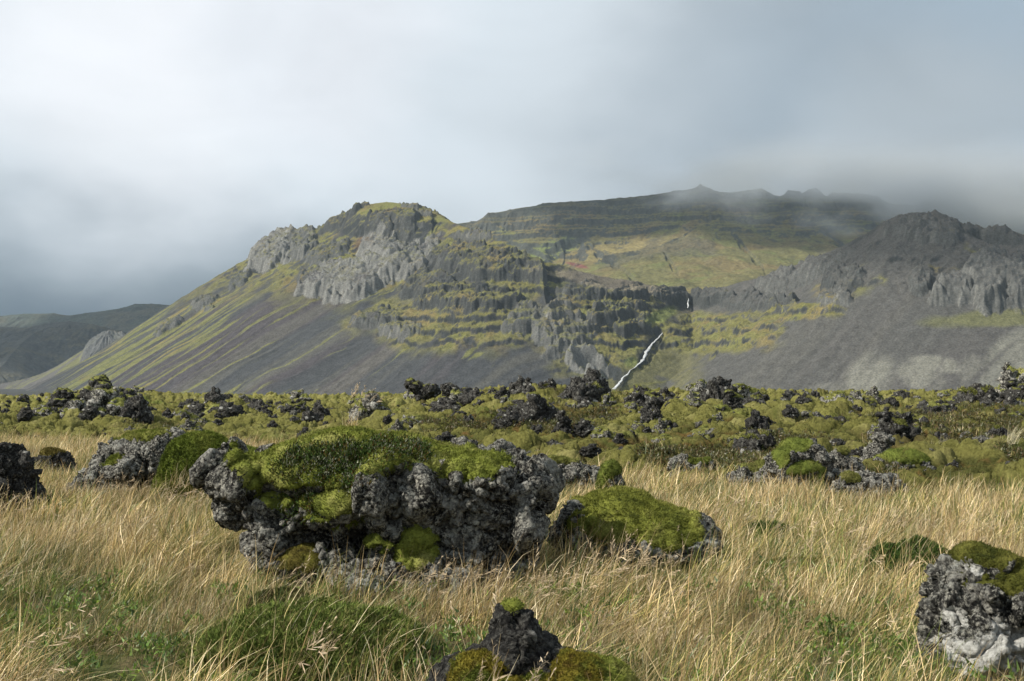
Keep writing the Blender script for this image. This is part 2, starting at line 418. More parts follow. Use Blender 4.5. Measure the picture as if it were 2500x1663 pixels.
# --- what grows where
SW = S1 + .5 * gw + 3 * nn2; streak = fbm2(SW / 30, D1 / 420, 4, 121, 0.55); streak2 = fbm2(SW / 11, D1 / 200, 3, 127, 0.55)
col = np.empty(X.shape + (3,), F32); col[:] = SCREE
col = lerpc(col, PURP, ss(-0.1, 0.3, fbm2(S1 / 90, D1 / 600, 3, 131)) * .9)
col = lerpc(col, GREYGR, ss(0.05, 0.35, fbm2(S1 / 50, D1 / 900, 3, 135)) * .55)
rp = ss(1350, 1700, PX)
col = lerpc(col, (0.078, 0.077, 0.071), rp * .75)
# green tongues running down the scree; thicker low on the west flank
gz = streak * 0.9 + streak2 * 0.55 - 0.27 + 0.34 * ell(PX, PY, 330, 900, 330, 90, 35) + 0.15 * ell(PX, PY, 800, 830, 280, 60, 38) - 0.25 * ell(PX, PY, 1000, 920, 330, 55, 0) + 0.2 * ell(PX, PY, 1180, 800, 240, 40, 0) + 0.4 * ell(PX, PY, 1170, 900, 45, 50, 50) - 0.5 * ss(1500, 1800, PX)
col = lerpc(col, LIME, ss(-0.02, 0.16, gz) * .8)
col = lerpc(col, OCHRE, ss(0.1, 0.3, gz) * ss(0, .3, fbm2(X / 70, Y / 70, 3, 141)) * .8)
# moss and turf above, wherever it is not too steep
turf = ss(0.60 - .08 * bz, 0.72 - .08 * bz, NZ + 0.10 * nn) * np.maximum(up, bz)
turf *= ss(-0.30, 0.05, fbm2(X / 45, Y / 45, 4, 151) + 0.35 * ell(PX, PY, 930, 530, 150, 50) + 0.18 * bz + 0.25 * bz * (PX > 1350) - 0.05 * ell(PX, PY, 1150, 670, 190, 75) - 0.6 * ss(1640, 1760, PX) * (1 - bz) + .5 * ell(PX, PY, 2050, 720, 80, 40) + .5 * ell(PX, PY, 2420, 770, 190, 26))
mossc = np.empty(X.shape + (3,), F32); mossc[:] = MOSS
mossc = lerpc(mossc, OCHRE, ss(-0.05, 0.35, fbm2(X / 60, Y / 60, 3, 161)) * .8); mossc = lerpc(mossc, LIME, ss(0.0, 0.3, fbm2(X / 50, Y / 50, 3, 165)) * .7)
col = col + (mossc - col) * turf[..., None].astype(F32)
moss_patch = ell(PX, PY, 1570, 900, 150, 90, 0, w)
col = lerpc(col, MOSS, moss_patch * (1 - 0.3 * rp) * ss(.5, .65, NZ) * ss(-.3, 0, nn) * .85)  # moss tone on the gentler ground round the fall
col = lerpc(col, (0.10, 0.058, 0.05), ell(PX, PY, 890, 590, 30, 22, 30, w) * .6)
col = lerpc(col, (0.16, 0.14, 0.11), ell(PX, PY, 1480, 690, 180, 16, -10, w) * .8)
# bare rock
rocky = np.maximum(ss(0.64 - .07 * bz, 0.50 - .07 * bz, NZ), cr * ss(0.80, 0.62, NZ) * (.22 + .70 * pale))
rocky = np.maximum(rocky, cr * pale * 0.55 * ss(-.5, .1, nn))
rc = np.empty(X.shape + (3,), F32); rc[:] = DROCK
rc = lerpc(rc, ROCK, np.clip(pale * 1.1, 0, 1.25)); rc = rc * (1 + 0.35 * fbm2(S1 / 6, D1 / 30, 3, 171))[..., None].astype(F32)
rc = lerpc(rc, (0.23, 0.23, 0.21), ss(0.15, 0.5, fbm2(S1 / 7, D1 / 20, 3, 175)) * pale * .7)
col = col + (rc - col) * rocky[..., None].astype(F32)
# pale gravel fans under the dark peak, between brown gullies
fan = np.maximum.reduce([ell(PX, PY, 2120, 930, 70, 60, 45, w * .6), ell(PX, PY, 2245, 920, 34, 60, 80, w * .5), ell(PX, PY, 2290, 890, 20, 70, 80, w * .5), ell(PX, PY, 2460, 890, 110, 60, 55, w * .6), ell(PX, PY, 2370, 900, 40, 30, 50, w) * .5, ell(PX, PY, 2080, 950, 120, 20, 0, w) * .5])
col = lerpc(col, (0.165, 0.165, 0.140), fan * .8 * ss(-.7, .2, fbm2(SW / 14, D1 / 120, 3, 181)))
col = lerpc(col, LIME, ell(PX, PY, 2430, 778, 170, 22, 3, w) * ss(.5, .7, NZ) * .55)
wet = np.maximum.reduce([ell(PX, PY, 1600, 836, 16, 34, 60, w * .8), ell(PX, PY, 1572, 872, 20, 22, 70, w * .8), ell(PX, PY, 1668, 738, 26, 18, 0, w), ell(PX, PY, 1520, 925, 30, 16, 60, w)]); col = lerpc(col, (0.035, 0.038, 0.034), wet * .85)
green = np.maximum(ell(PX, PY, 1540, 885, 20, 16, 0, w), ell(PX, PY, 1615, 770, 40, 16, 20, w)); col = lerpc(col, (0.13, 0.155, 0.05), green * .7)
V = np.stack([X, Y, H], -1).reshape(-1, 3)
M_MT = mountain_material('mountain slopes', 0.42, 1.5)
o = link('mountain', np_mesh('mountain', V, grid_faces(nu1, nv1), True, np.clip(col, .012, .6).reshape(-1, 3)), M_MT)
tag(o, kind='structure')
MT = dict(X=X, Y=Y, H=H, PX=PX, PY=PY)

# ---- the waterfall in its hanging valley
def on_mountain(px, py):
    d = (MT['PX'] - px) ** 2 + (MT['PY'] - py) ** 2 + ((MT['Y'] > 2300) * 1e6)
    near = d < 9.0
    if not near.any(): near = d <= d.min()
    k = np.where(near, MT['Y'], 1e9).argmin(); i, j = np.unravel_index(k, d.shape)
    return Vector((MT['X'][i, j], MT['Y'][i, j], MT['H'][i, j]))
t = NT('white water'); p = t.pos()
cw = t.mix(t.mr(t.noise(0.35, 5, 0.7, p), 0.42, 0.60), (0.26, 0.28, 0.28), (0.62, 0.64, 0.66)); t.surf(cw, 0.5, t.bump(t.noise(1.2, 3, 0.6, p), 0.6, 0.6))
M_WF = t.m
def ribbon(name, pts, parent=None, seed=1):
    rr = np.random.default_rng(seed); vs = []; dense = []
    for i in range(len(pts) - 1):
        n = max(2, int(abs(pts[i + 1][1] - pts[i][1]) / 3))
        for k in range(n):
            f = k / n; dense.append([lerp(a, b, f) for a, b in zip(pts[i], pts[i + 1])])
    dense.append(list(pts[-1]))
    ys = []
    for k, (px, py, wd) in enumerate(dense): ys.append(on_mountain(px, py).y)
    ks = np.arange(len(ys)); line = np.polyval(np.polyfit(ks, ys, 2 if len(ys) > 8 else 1), ks)
    ys = line + min(0.0, float((np.array(ys) - line).min())) * .7 - 1.5
    for k, (px, py, wd) in enumerate(dense):
        px += 2.2 * float(pn2(np.array([py / 9.0]), np.array([seed * 3.3]))[0]) * 1.5
        Yc = float(ys[k])
        hw = wd * .30 * (0.5 + 0.9 * rr.random())
        a = at(px - hw, py, Yc); b = at(px, py, Yc); d = at(px + hw, py, Yc)
        b.y -= 0.9 * (Yc / 2000)
        for q in (a, b, d): vs.append(q)
        for q in (d, a): vs.append(Vector((q.x, q.y + 4, q.z)))
    n = len(dense); f = []
    for k in range(n - 1):
        for m in range(5):
            f.append((5 * k + m, 5 * k + (m + 1) % 5, 5 * k + 5 + (m + 1) % 5, 5 * k + 5 + m))
    return link(name, np_mesh(name, np.array([list(v) for v in vs]), np.array(f)), M_WF, parent)
tag(ribbon('waterfall', [(1681, 728, 3), (1680, 738, 5), (1678, 752, 5)], seed=2), 'short white fall dropping from the lip of the hanging valley', 'waterfall')
tag(ribbon('waterfall', [(1617, 812, 3), (1608, 824, 7), (1592, 840, 9), (1584, 852, 12), (1576, 866, 12), (1568, 882, 13), (1556, 892, 6), (1541, 904, 3), (1530, 914, 7), (1521, 924, 8), (1512, 936, 11), (1500, 950, 12)], seed=3), 'long white slanting cascade tumbling through the mossy gorge', 'waterfall')

# ---- the far ridge that closes the cirque behind
R2 = [[(860, 600, 3600), (1040, 546, 3560), (1090, 549, 3560), (1150, 541, 3560), (1183, 538, 3560), (1190, 520, 3560), (1240, 512, 3560), (1312, 500, 3560), (1322, 496, 3560), (1400, 492, 3560), (1500, 485, 3550), (1580, 478, 3540),
       (1650, 465, 3530), (1695, 458, 3530), (1706, 450, 3530), (1716, 455, 3530), (1745, 468, 3530), (1790, 470, 3520), (1830, 464, 3520), (1862, 461, 3520), (1900, 478, 3520), (1918, 478, 3520), (1928, 465, 3520), (1952, 466, 3520), (1966, 474, 3520), (1975, 462, 3520), (1994, 459, 3520), (2002, 476, 3510),
       (2020, 480, 3500), (2035, 470, 3500), (2090, 472, 3500), (2130, 478, 3500), (2170, 500, 3490), (2230, 500, 3480), (2270, 478, 3470), (2300, 482, 3460), (2330, 530, 3440), (2600, 580, 3400), (2900, 600, 3400)],
      [(1240, 600, 2600), (1300, 615, 2700), (1180, 578, 2900), (1120, 556, 3300)],
      [(1470, 622, 3080), (1620, 600, 3160), (1700, 560, 3300)]]
nu2, nv2 = 1300, 420
rad2 = np.concatenate([np.linspace(2050, 3650, nv2 - 40), np.linspace(3660, 4300, 40)])
X, Y = polar(780, 2800, nu2, rad2)
wx = X + 30 * fbm2(X / 300, Y / 300, 3, 2); wy = Y + 30 * fbm2(X / 300, Y / 300, 3, 6)
sl2 = lambda d: 150 * (1 - np.exp(-d / 190)) + 0.27 * d
H0, S2, D2 = ridge_field(wx, wy, R2, sl2, 8.0)
nn = fbm2(X / 90, Y / 90, 4, 22); nl = fbm2(X / 400, Y / 400, 3, 42); nn2 = fbm2(X / 28, Y / 28, 4, 34)
fl = fbm2(S2 / 55, D2 / 300, 4, 52, 0.55, True)
PX, PY = to_px(X, Y, H0)
H = H0 + (fl * 7 + nn * 13) * ss(5, 70, D2) + 2.5 * nn2
zt, ris = terrace(H, 46.0, 0.45 * nn + 0.8 * nl + 0.12 * nn2, 0.2, 0.6)
zt2, r2 = terrace(H, 17.0, 0.3 * nn + 0.4 * nl + 0.1 * nn2, 0.25, 0.6)
band = ss(380, 150, D2) * ss(2, 25, D2) * (0.75 + 0.25 * ss(-.3, .2, nl))
H = lerp(H, lerp(zt, zt2, 0.5), band * (0.45 + .4 * ss(-.3, .3, nn)))
H += band * (fbm2(S2 / 22, D2 / 60, 4, 55, 0.6, True) * 3 + 5 * fbm2(X / 40, Y / 40, 4, 56, .6))
for (cx, cyy, rx, ry, rot, dp) in [(1310, 625, 70, 10, -25, 14), (1500, 650, 60, 7, -35, 9), (1830, 620, 60, 6, -50, 8), (1640, 650, 40, 5, -60, 6), (1380, 625, 60, 30, 30, 26), (2050, 600, 60, 6, -40, 8)]:
    H -= dp * ell(PX, PY, cx, cyy, rx, ry, rot, .5 * nn)
NX, NY, NZ = slope_of(X, Y, H)
PX, PY = to_px(X, Y, H)
col = np.empty(X.shape + (3,), F32); col[:] = (0.110, 0.105, 0.045)
col = lerpc(col, (0.135, 0.108, 0.05), ss(-0.15, 0.3, fbm2(X / 240, Y / 160, 4, 62)) * .9)
col = lerpc(col, (0.115, 0.13, 0.045), ss(0.05, 0.35, fbm2(X / 120, Y / 120, 4, 66)) * .7)
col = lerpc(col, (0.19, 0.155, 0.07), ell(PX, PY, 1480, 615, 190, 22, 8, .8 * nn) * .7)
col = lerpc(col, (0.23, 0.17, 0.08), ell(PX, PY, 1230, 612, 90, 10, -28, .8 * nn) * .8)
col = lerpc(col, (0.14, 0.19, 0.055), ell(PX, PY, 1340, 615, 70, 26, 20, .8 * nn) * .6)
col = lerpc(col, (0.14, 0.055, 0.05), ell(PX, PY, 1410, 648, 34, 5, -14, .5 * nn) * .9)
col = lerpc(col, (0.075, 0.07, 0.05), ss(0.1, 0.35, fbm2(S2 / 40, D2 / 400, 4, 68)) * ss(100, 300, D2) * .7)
rocky = np.maximum(ss(0.86, 0.72, NZ + .05 * nn2), 0.6 * ss(90, 20, D2)) * (0.35 + .65 * ss(480, 330, D2))
col = lerpc(col, (0.050, 0.056, 0.054), rocky * .92)
M_FR = mountain_material('far ridge slopes', 0.12, 3.0)
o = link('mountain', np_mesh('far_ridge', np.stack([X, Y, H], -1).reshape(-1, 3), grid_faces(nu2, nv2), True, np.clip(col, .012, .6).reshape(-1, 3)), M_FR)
tag(o, kind='structure')

# ---- low hills far to the west
def hill(ridge, u0, u1, r0, r1, sl, nu, nv, seed, rough, colf, mat, cragf=None):
    X, Y = polar(u0, u1, nu, np.linspace(r0, r1, nv))
    wx = X + 30 * fbm2(X / 300, Y / 300, 3, seed); wy = Y + 30 * fbm2(X / 300, Y / 300, 3, seed + 4)
    H, S, D = ridge_field(wx, wy, ridge, sl, 6.0)
    nn = fbm2(X / 90, Y / 90, 5, seed + 8)
    H = H + rough * (fbm2(S / 60, D / 300, 4, seed + 9, 0.55, True) * .8 + nn) * ss(5, 60, D)
    PX, PY = to_px(X, Y, H)
    cg = None
    if cragf: H, cg = cragf(X, Y, H, PX, PY, S, D, nn)
    H = np.maximum(H, -19)
    NX, NY, NZ = slope_of(X, Y, H)
    col = colf(X, Y, PX, PY, NZ, nn, S, D, cg)
    o = link('hill', np_mesh('hill', np.stack([X, Y, H], -1).reshape(-1, 3), grid_faces(nu, nv), True, np.clip(col, .012, .6).reshape(-1, 3)), mat)
    return tag(o, kind='structure')
def colA(X, Y, PX, PY, NZ, nn, S, D, cg):
    c = np.empty(X.shape + (3,), F32); c[:] = (0.060, 0.072, 0.060)
    c = lerpc(c, (0.085, 0.08, 0.058), ss(-.1, .3, fbm2(X / 200, Y / 200, 3, 3)) * .7)
    c = lerpc(c, (0.05, 0.058, 0.056), ss(.93, .82, NZ) * .9); return c
hill([[(-300, 770, 4700), (0, 771, 4600), (64, 766, 4600), (138, 765, 4600), (175, 771, 4600), (212, 764, 4550), (302, 751, 4500), (326, 742, 4500), (366, 741, 4500), (424, 745, 4500), (477, 740, 4500), (700, 735, 4500)]],
     -350, 800, 3500, 5200, lambda d: 0.42 * d, 420, 260, 31, 9, colA, M_FR)
def colB(X, Y, PX, PY, NZ, nn, S, D, cg):
    c = np.empty(X.shape + (3,), F32); c[:] = (0.058, 0.062, 0.058)
    c = lerpc(c, (0.085, 0.08, 0.052), ss(-.1, .3, fbm2(X / 120, Y / 120, 3, 13)) * .6)
    c = lerpc(c, (0.045, 0.05, 0.05), ss(.9, .76, NZ) * .9); return c
hill([[(-300, 800, 3600), (-60, 795, 3550), (60, 800, 3500), (100, 790, 3480), (170, 784, 3450), (230, 792, 3450), (300, 808, 3500), (420, 835, 3600)], [(120, 790, 3480), (40, 850, 3150), (0, 900, 2950)]],
     -350, 620, 2650, 3900, lambda d: 0.5 * d, 420, 300, 35, 12, colB, M_FR)
def cragC(X, Y, H, PX, PY, S, D, nn):
    c = np.maximum(ell(PX, PY, 265, 850, 60, 30, 5, .5 * nn), ell(PX, PY, 225, 870, 30, 22, 30, .5 * nn))
    return H + c * (14 + 9 * fbm2(S / 20, D / 80, 4, 77, .6, True)), c
def colC(X, Y, PX, PY, NZ, nn, S, D, cg):
    c = np.empty(X.shape + (3,), F32); c[:] = (0.085, 0.082, 0.078)
    c = lerpc(c, LIME, ss(.0, .25, fbm2(S / 40, D / 400, 4, 15)) * .7)
    c = lerpc(c, (0.17, 0.13, 0.07), ell(PX, PY, 320, 822, 60, 8) * .9)
    c = lerpc(c, (0.095, 0.10, 0.10), cg * .85); return c
hill([[(420, 835, 2900), (350, 825, 2900), (300, 820, 2880), (268, 822, 2860), (225, 845, 2850), (170, 885, 2830), (60, 925, 2800), (-100, 960, 2800), (-300, 985, 2800)]],
     -350, 560, 2350, 3150, lambda d: 0.6 * d, 460, 280, 39, 5, colC, M_MT, cragC)
# ------------------------------------------------------------------ ground
_EX = [-300, 0, 300, 600, 1000, 1350, 1500, 1700, 2000, 2300, 2700]
_EP = [1066, 1068, 1076, 1090, 1118, 1152, 1165, 1184, 1196, 1196, 1192]
_SX = [-300, 0, 120, 200, 300, 500, 620, 800, 1000, 1100, 1250, 1340, 1400, 1480, 1560, 1700, 1900, 2050, 2200, 2350, 2500, 2800]
_SP = [980, 979, 972, 962, 960, 974, 978, 981, 975, 968, 957, 944, 950, 963, 968, 966, 971, 974, 971, 967, 962, 959]
_CX = [-300, 300, 900, 1250, 1500, 2000, 2800]
_CY = [78, 74, 66, 44, 44, 46, 44]
def lava_params(x, y):
    R = np.hypot(x, y); px = np.where(y > 0.15 * R, 1250 + FPX * x / np.maximum(y, 1e-3), np.where(x < 0, -300, 2800)); px = np.clip(px, -300, 2800)
    Ye = EYE * FPX / (np.interp(px, _EX, _EP) - HORIZON); Yc = np.interp(px, _CX, _CY)
    zc = EYE - (np.interp(px, _SX, _SP) - HORIZON) / FPX * Yc - 0.32
    return R, px, Ye, Yc, zc
def GH(x, y):
    """ground height"""
    x = np.asarray(x, np.float64); y = np.asarray(y, np.float64)
    R, px, Ye, Yc, zc = lava_params(x, y)
    n = fbm2(x / 5.0, y / 5.0, 4, 3)
    Ye = Ye + 2.0 * fbm2(x / 7, y / 7, 2, 8)
    near = 0.05 * fbm2(x / 2.2, y / 2.2, 3, 4) + 0.04 * n
    s = np.clip((R - Ye) / (Yc - Ye), 0, 1)
    up = zc * (s ** 0.75) + 0.42 * n * ss(0, 0.25, s) * (1 - .6 * ss(.8, 1, s))
    z = np.where(R > Ye, near * (1 - ss(0, .3, s)) + up, near)
    z = z - 15.0 * ss(0, 1, (R - Yc - 25) / 260) - 6 * ss(300, 900, R)
    return z
def lava_mask(x, y):
    R, px, Ye, Yc, zc = lava_params(x, y)
    Ye = Ye + 2.0 * fbm2(x / 7, y / 7, 2, 8)
    return ss(-0.6, 1.2, R - Ye + 1.2 * fbm2(x / 1.6, y / 1.6, 3, 15)), R
th_in = np.linspace(-math.atan(0.74), math.atan(0.74), 1000)
th = np.concatenate([np.linspace(-math.pi, th_in[0], 70)[:-1], th_in, np.linspace(th_in[-1], math.pi, 70)[1:]])
rr_ = np.concatenate([np.geomspace(0.4, 4, 14)[:-1], np.geomspace(4, 180, 470)[:-1], np.geomspace(180, 9500, 40)])
T, R = np.meshgrid(th, rr_, indexing='ij'); X = R * np.sin(T); Y = R * np.cos(T)
Z = GH(X, Y) + 0.03 * fbm2(X / .35, Y / .35, 3, 19) * ss(200, 60, R)
lm, _ = lava_mask(X, Y)
Z = Z - 0.45 * lm * (R < 170)
n = fbm2(X / 1.3, Y / 1.3, 4, 23); n5 = fbm2(X / 6, Y / 6, 3, 24)
col = np.empty(X.shape + (3,), F32); col[:] = (0.125, 0.098, 0.052)
col = lerpc(col, (0.065, 0.075, 0.026), ss(0.0, 0.35, n + .6 * n5))
col = lerpc(col, (0.06, 0.065, 0.03), lm)
M = NT('thatchy soil'); p = M.pos(); c = M.scale(M.attr('Col', out='Color'), M.mr(M.noise(22, 5, 0.7, p), 0.3, 0.7, 0.45, 1.6))
M.surf(c, 1.0, M.bump(M.noise(35, 5, 0.7, p), 0.8, 0.03), 0.1)
o = link('ground', np_mesh('ground', np.stack([X, Y, Z], -1).reshape(-1, 3), grid_faces(len(th), len(rr_)), True, col.reshape(-1, 3)), M.m)
tag(o, kind='structure')

# ------------------------------------------------------------------ the moss that upholsters the lava field
nu, nv = 1950, 1050
az = np.linspace(-0.70, 0.70, nu); A, R = np.meshgrid(az, np.geomspace(15.5, 125, nv), indexing='ij')
Y = R / np.sqrt(1 + A * A); X = A * Y
lm, _ = lava_mask(X, Y); Z0 = GH(X, Y)
wx = X + .25 * fbm2(X / .8, Y / .8, 3, 31); wy = Y + .25 * fbm2(X / .8, Y / .8, 3, 35)
def dome(f, r): return np.clip(1 - (f / r) ** 2, 0, 1) ** .8
fA, gA, cA = worley2(wx / 1.5, wy / 1.3, 2); fB, gB, cB = worley2(wx / .80, wy / .62, 3); fC, gC, cC = worley2(wx / .34, wy / .27, 4)
def each(a, f, g, c): return a + (1 - a) * lerp(.2, c, ss(0, .22, g - f))
d1 = dome(fA, .60) * 0.24 * ss(.35, .9, cA) * ss(0, .25, gA - fA); d2 = dome(fB, .72) * 0.27 * each(.2, fB, gB, cB); d3 = dome(fC, .75) * 0.12 * each(.2, fC, gC, cC)
bumpy = 1.1 * (d1 + np.where(d1 > .05, .75, 1.0) * d2 + d3)
PXm, PYm = to_px(X, Y, Z0)
flat = np.clip(ss(.02, .42, fbm2(X / 4.5, Y / 4.5, 3, 41) + .5 * ell(PXm, PYm, 2330, 1050, 190, 75) + .45 * ell(PXm, PYm, 1430, 1010, 120, 90) + .3 * ell(PXm, PYm, 1720, 1130, 200, 40) - .35 * ell(PXm, PYm, 700, 1000, 500, 60) - .3 * ell(PXm, PYm, 1950, 985, 500, 30)), 0, 1)
fE, gE, cE = worley2(wx / .13, wy / .11, 9)
fuzz = .03 * dome(fE, .8) * each(0, fE, gE, cE) + 0.010 * fbm2(X / .05, Y / .05, 2, 43) + 0.035 * fbm2(X / .15, Y / .15, 3, 45) + .10 * fbm2(X / .9, Y / .9, 3, 46)
bumpy = bumpy * (1 + np.clip(R - 24, 0, 45) / 75)
Z = Z0 - .006 * np.clip(R - 24, 0, 45) + lm * (bumpy * lerp(1.0, 0.62, flat) - 0.02) + fuzz * (1 + flat) - 0.13 * (1 - lm)
fade = ss(110, 125, R); Z -= fade * 1.5
up = np.clip((bumpy / (1 + np.clip(R - 24, 0, 45) / 75) - .14) / .30 + .25 * fbm2(X / .5, Y / .5, 3, 57), 0, 1)
v1 = fbm2(X / 1.1, Y / 1.1, 4, 51); v2 = fbm2(X / 5, Y / 5, 3, 53); v3 = fbm2(X / .3, Y / .3, 3, 55)
cushion = np.empty(X.shape + (3,), F32); cushion[:] = (0.150, 0.146, 0.044)
cushion = lerpc(cushion, (0.235, 0.220, 0.085), ss(0, .5, v1 + .3 * v2)); cushion = lerpc(cushion, (0.085, 0.072, 0.030), ss(.1, .6, -v1 + .5 * v2))
cushion = lerpc(cushion, (0.115, 0.135, 0.032), ss(.2, .6, v2 - v3 * .3))
heath = np.empty(X.shape + (3,), F32); heath[:] = (0.068, 0.072, 0.022)
heath = lerpc(heath, (0.125, 0.078, 0.028), ss(.0, .5, v3 + .7 * v2)); heath = lerpc(heath, (0.12, 0.095, 0.038), ss(.1, .6, v1 - .3 * v3))
hm_ = np.clip(flat * (.5 + .5 * ss(.4, .0, up)) + .85 * ss(.40, .02, up), 0, 1)  # heath growth, plus crevice shade put into colour where cushions dip
col = cushion + (heath - cushion) * hm_[..., None].astype(F32)
f = np.ones(1)
gf = grid_faces(nu, nv)
keep = (lm.ravel()[gf].max(1) > 0.01)
M = NT('moss cushions'); p = M.pos(); c = M.scale(M.attr('Col', out='Color'), M.mr(M.noise(14, 6, 0.75, p), 0.3, 0.7, 0.55, 1.5))
c = M.mix(M.mr(M.noise(3.0, 4, .6, p), .5, .75), c, M.scale(c, 1.2))
M.surf(c, 1.0, M.bump(M.noise(26, 6, 0.8, p), 1.0, 0.06), 0.05)
M_FIELD = M.m
Vm = np.stack([X, Y, Z], -1).reshape(-1, 3)
used = np.zeros(len(Vm), bool); used[gf[keep].ravel()] = True; remap = np.cumsum(used) - 1
rs = np.random.default_rng(71); vi = rs.choice(np.where(used)[0], 290000, p=None); Rv = np.hypot(Vm[vi, 0], Vm[vi, 1]); vi = vi[(Rv < 60) & (lm.ravel()[vi] > .4)]; Rv = np.hypot(Vm[vi, 0], Vm[vi, 1])
nn_ = len(vi); Pm = Vm[vi] + np.stack([rs.normal(size=nn_) * .02, rs.normal(size=nn_) * .02, np.full(nn_, -.006)], 1)
dm = np.array([.35, 0, 1.0]) + rs.normal(size=(nn_, 3)) * .5; dm /= np.linalg.norm(dm, axis=1)[:, None]; sm = np.stack([np.ones(nn_), rs.normal(size=nn_) * .5, np.zeros(nn_)], 1)
wm = (.010 * (Rv / 22))[:, None] * (.6 + .8 * rs.random((nn_, 1))); hm2 = (.040 * (Rv / 24) ** .8)[:, None] * (.4 + rs.random((nn_, 1)))
tri = np.stack([Pm - sm * wm, Pm + sm * wm, Pm + dm * hm2], 1).reshape(-1, 3); nb = int(used.sum())
tc2 = np.repeat(col.reshape(-1, 3)[vi] * (.6 + .9 * rs.random((nn_, 1))), 3, 0)
o = link('moss', np_mesh('moss', np.concatenate([Vm[used], tri]), [remap[gf[keep]], np.arange(3 * nn_).reshape(-1, 3) + nb], True, np.concatenate([col.reshape(-1, 3)[used], tc2])), M_FIELD)
tag(o, 'olive moss cushions and low heath covering the rough lava field', 'moss', kind='stuff')
NUM, NVM = nu, nv
MOSSF = dict(X=X, Y=Y, Z=Z, lm=lm, flat=flat)
def field_z(x, y):
    """height of the moss sheet at a point"""
    a = x / y; R_ = math.hypot(x, y)
    i = int(round((a + .70) / 1.40 * (NUM - 1))); j = int(round(math.log(R_ / 15.5) / math.log(125 / 15.5) * (NVM - 1)))
    i = min(max(i, 0), NUM - 1); j = min(max(j, 0), NVM - 1)
    return float(MOSSF['Z'][i, j])
# ------------------------------------------------------------------ rocks
def rock_material(name, lich, dark=(0.030, 0.031, 0.033), light=(0.125, 0.130, 0.130), white=(0.78, 0.78, 0.74)):
    t = NT(name); p = t.pos()
    a = t.noise(6, 6, 0.75, p); b = t.noise(34, 5, 0.75, p); d = t.noise(2.2, 5, 0.65, p, .6)
    c = t.mix(t.mr(a, .46, .60), dark, light)
    c = t.mix(t.mr(b, .50, .62), c, (light[0] * 1.9, light[1] * 1.9, light[2] * 1.8))
    c = t.mix(t.mr(b, .47, .36), c, (dark[0] * .55, dark[1] * .55, dark[2] * .55))
    f = t.math('MULTIPLY', t.mr(d, .58 - lich, .70 - lich), t.mr(t.noise(16, 6, .75, p), .44, .56))
    f = t.math('MULTIPLY', f, t.attr('up'))  # lichen colour also carries painted highlights on bright-facing sides
    c = t.mix(t.math('MULTIPLY', f, .8), c, (0.40, 0.41, 0.37))
    vor = t.n('ShaderNodeTexVoronoi'); vor.inputs['Scale'].default_value = 13; t.l(p, vor.inputs['Vector'])
    sp = t.math('MULTIPLY', t.mr(vor.outputs['Distance'], .30, .16), t.mr(t.noise(3.1, 3, .6, p), .52, .62))
    c = t.mix(t.math('MULTIPLY', sp, .75), c, (0.40, 0.41, 0.38))
    vo2 = t.n('ShaderNodeTexVoronoi'); vo2.inputs['Scale'].default_value = 5.5; t.l(p, vo2.inputs['Vector'])
    c = t.mix(t.math('MULTIPLY', t.mr(vo2.outputs['Distance'], .20, .11), .7), c, (0.42, 0.42, 0.39))
    lw = t.attr('white'); edge = t.mr(t.math('ADD', lw, t.math('MULTIPLY', t.math('SUBTRACT', t.noise(12, 6, .7, p), .5), 1.3)), .30, .40)
    c = t.mix(edge, c, t.mix(t.mr(b, .35, .6), (0.36, 0.36, 0.33), white))
    vb = t.n('ShaderNodeTexVoronoi'); vb.inputs['Scale'].default_value = 30; t.l(p, vb.inputs['Vector'])
    hb = t.math('ADD', t.noise(30, 7, .8, p), t.math('MULTIPLY', t.mr(vb.outputs['Distance'], 0, .45), .7))
    t.surf(c, .95, t.bump(hb, 1.0, .05), .25)
    return t.m
def moss_material(name):
    t = NT(name); p = t.pos()
    c = t.attr('Col', out='Color')
    c = t.scale(c, t.mr(t.noise(60, 5, .75, p), .3, .7, .55, 1.5)); c = t.scale(c, t.mr(t.noise(7, 4, .6, p), .3, .7, .8, 1.25))
    t.surf(c, 1.0, t.bump(t.noise(90, 5, .8, p), .9, .02), .05); return t.m
M_ROCK = rock_material('lichened lava', .10, (0.014, 0.0135, 0.0125), (0.235, 0.230, 0.210)); M_ROCKD = rock_material('dark lava', .0, (0.013, 0.0125, 0.0118), (0.066, 0.065, 0.061)); M_ROCKP = rock_material('pale lichen crust', .2, (.07, .07, .065), (.22, .22, .20), (.5, .5, .45))
M_MOSS = moss_material('thick moss')
_ico = None
def icosphere(sub):
    import bmesh
    bm = bmesh.new(); bmesh.ops.create_icosphere(bm, subdivisions=sub, radius=1.0)
    v = np.array([tuple(x.co) for x in bm.verts]); f = np.array([[x.index for x in q.verts] for q in bm.faces]); bm.free(); return v, f
ICO = icosphere(4)
def rotm(rx, ry, rz):
    from mathutils import Euler
    return np.array(Euler((math.radians(rx), math.radians(ry), math.radians(rz))).to_matrix())
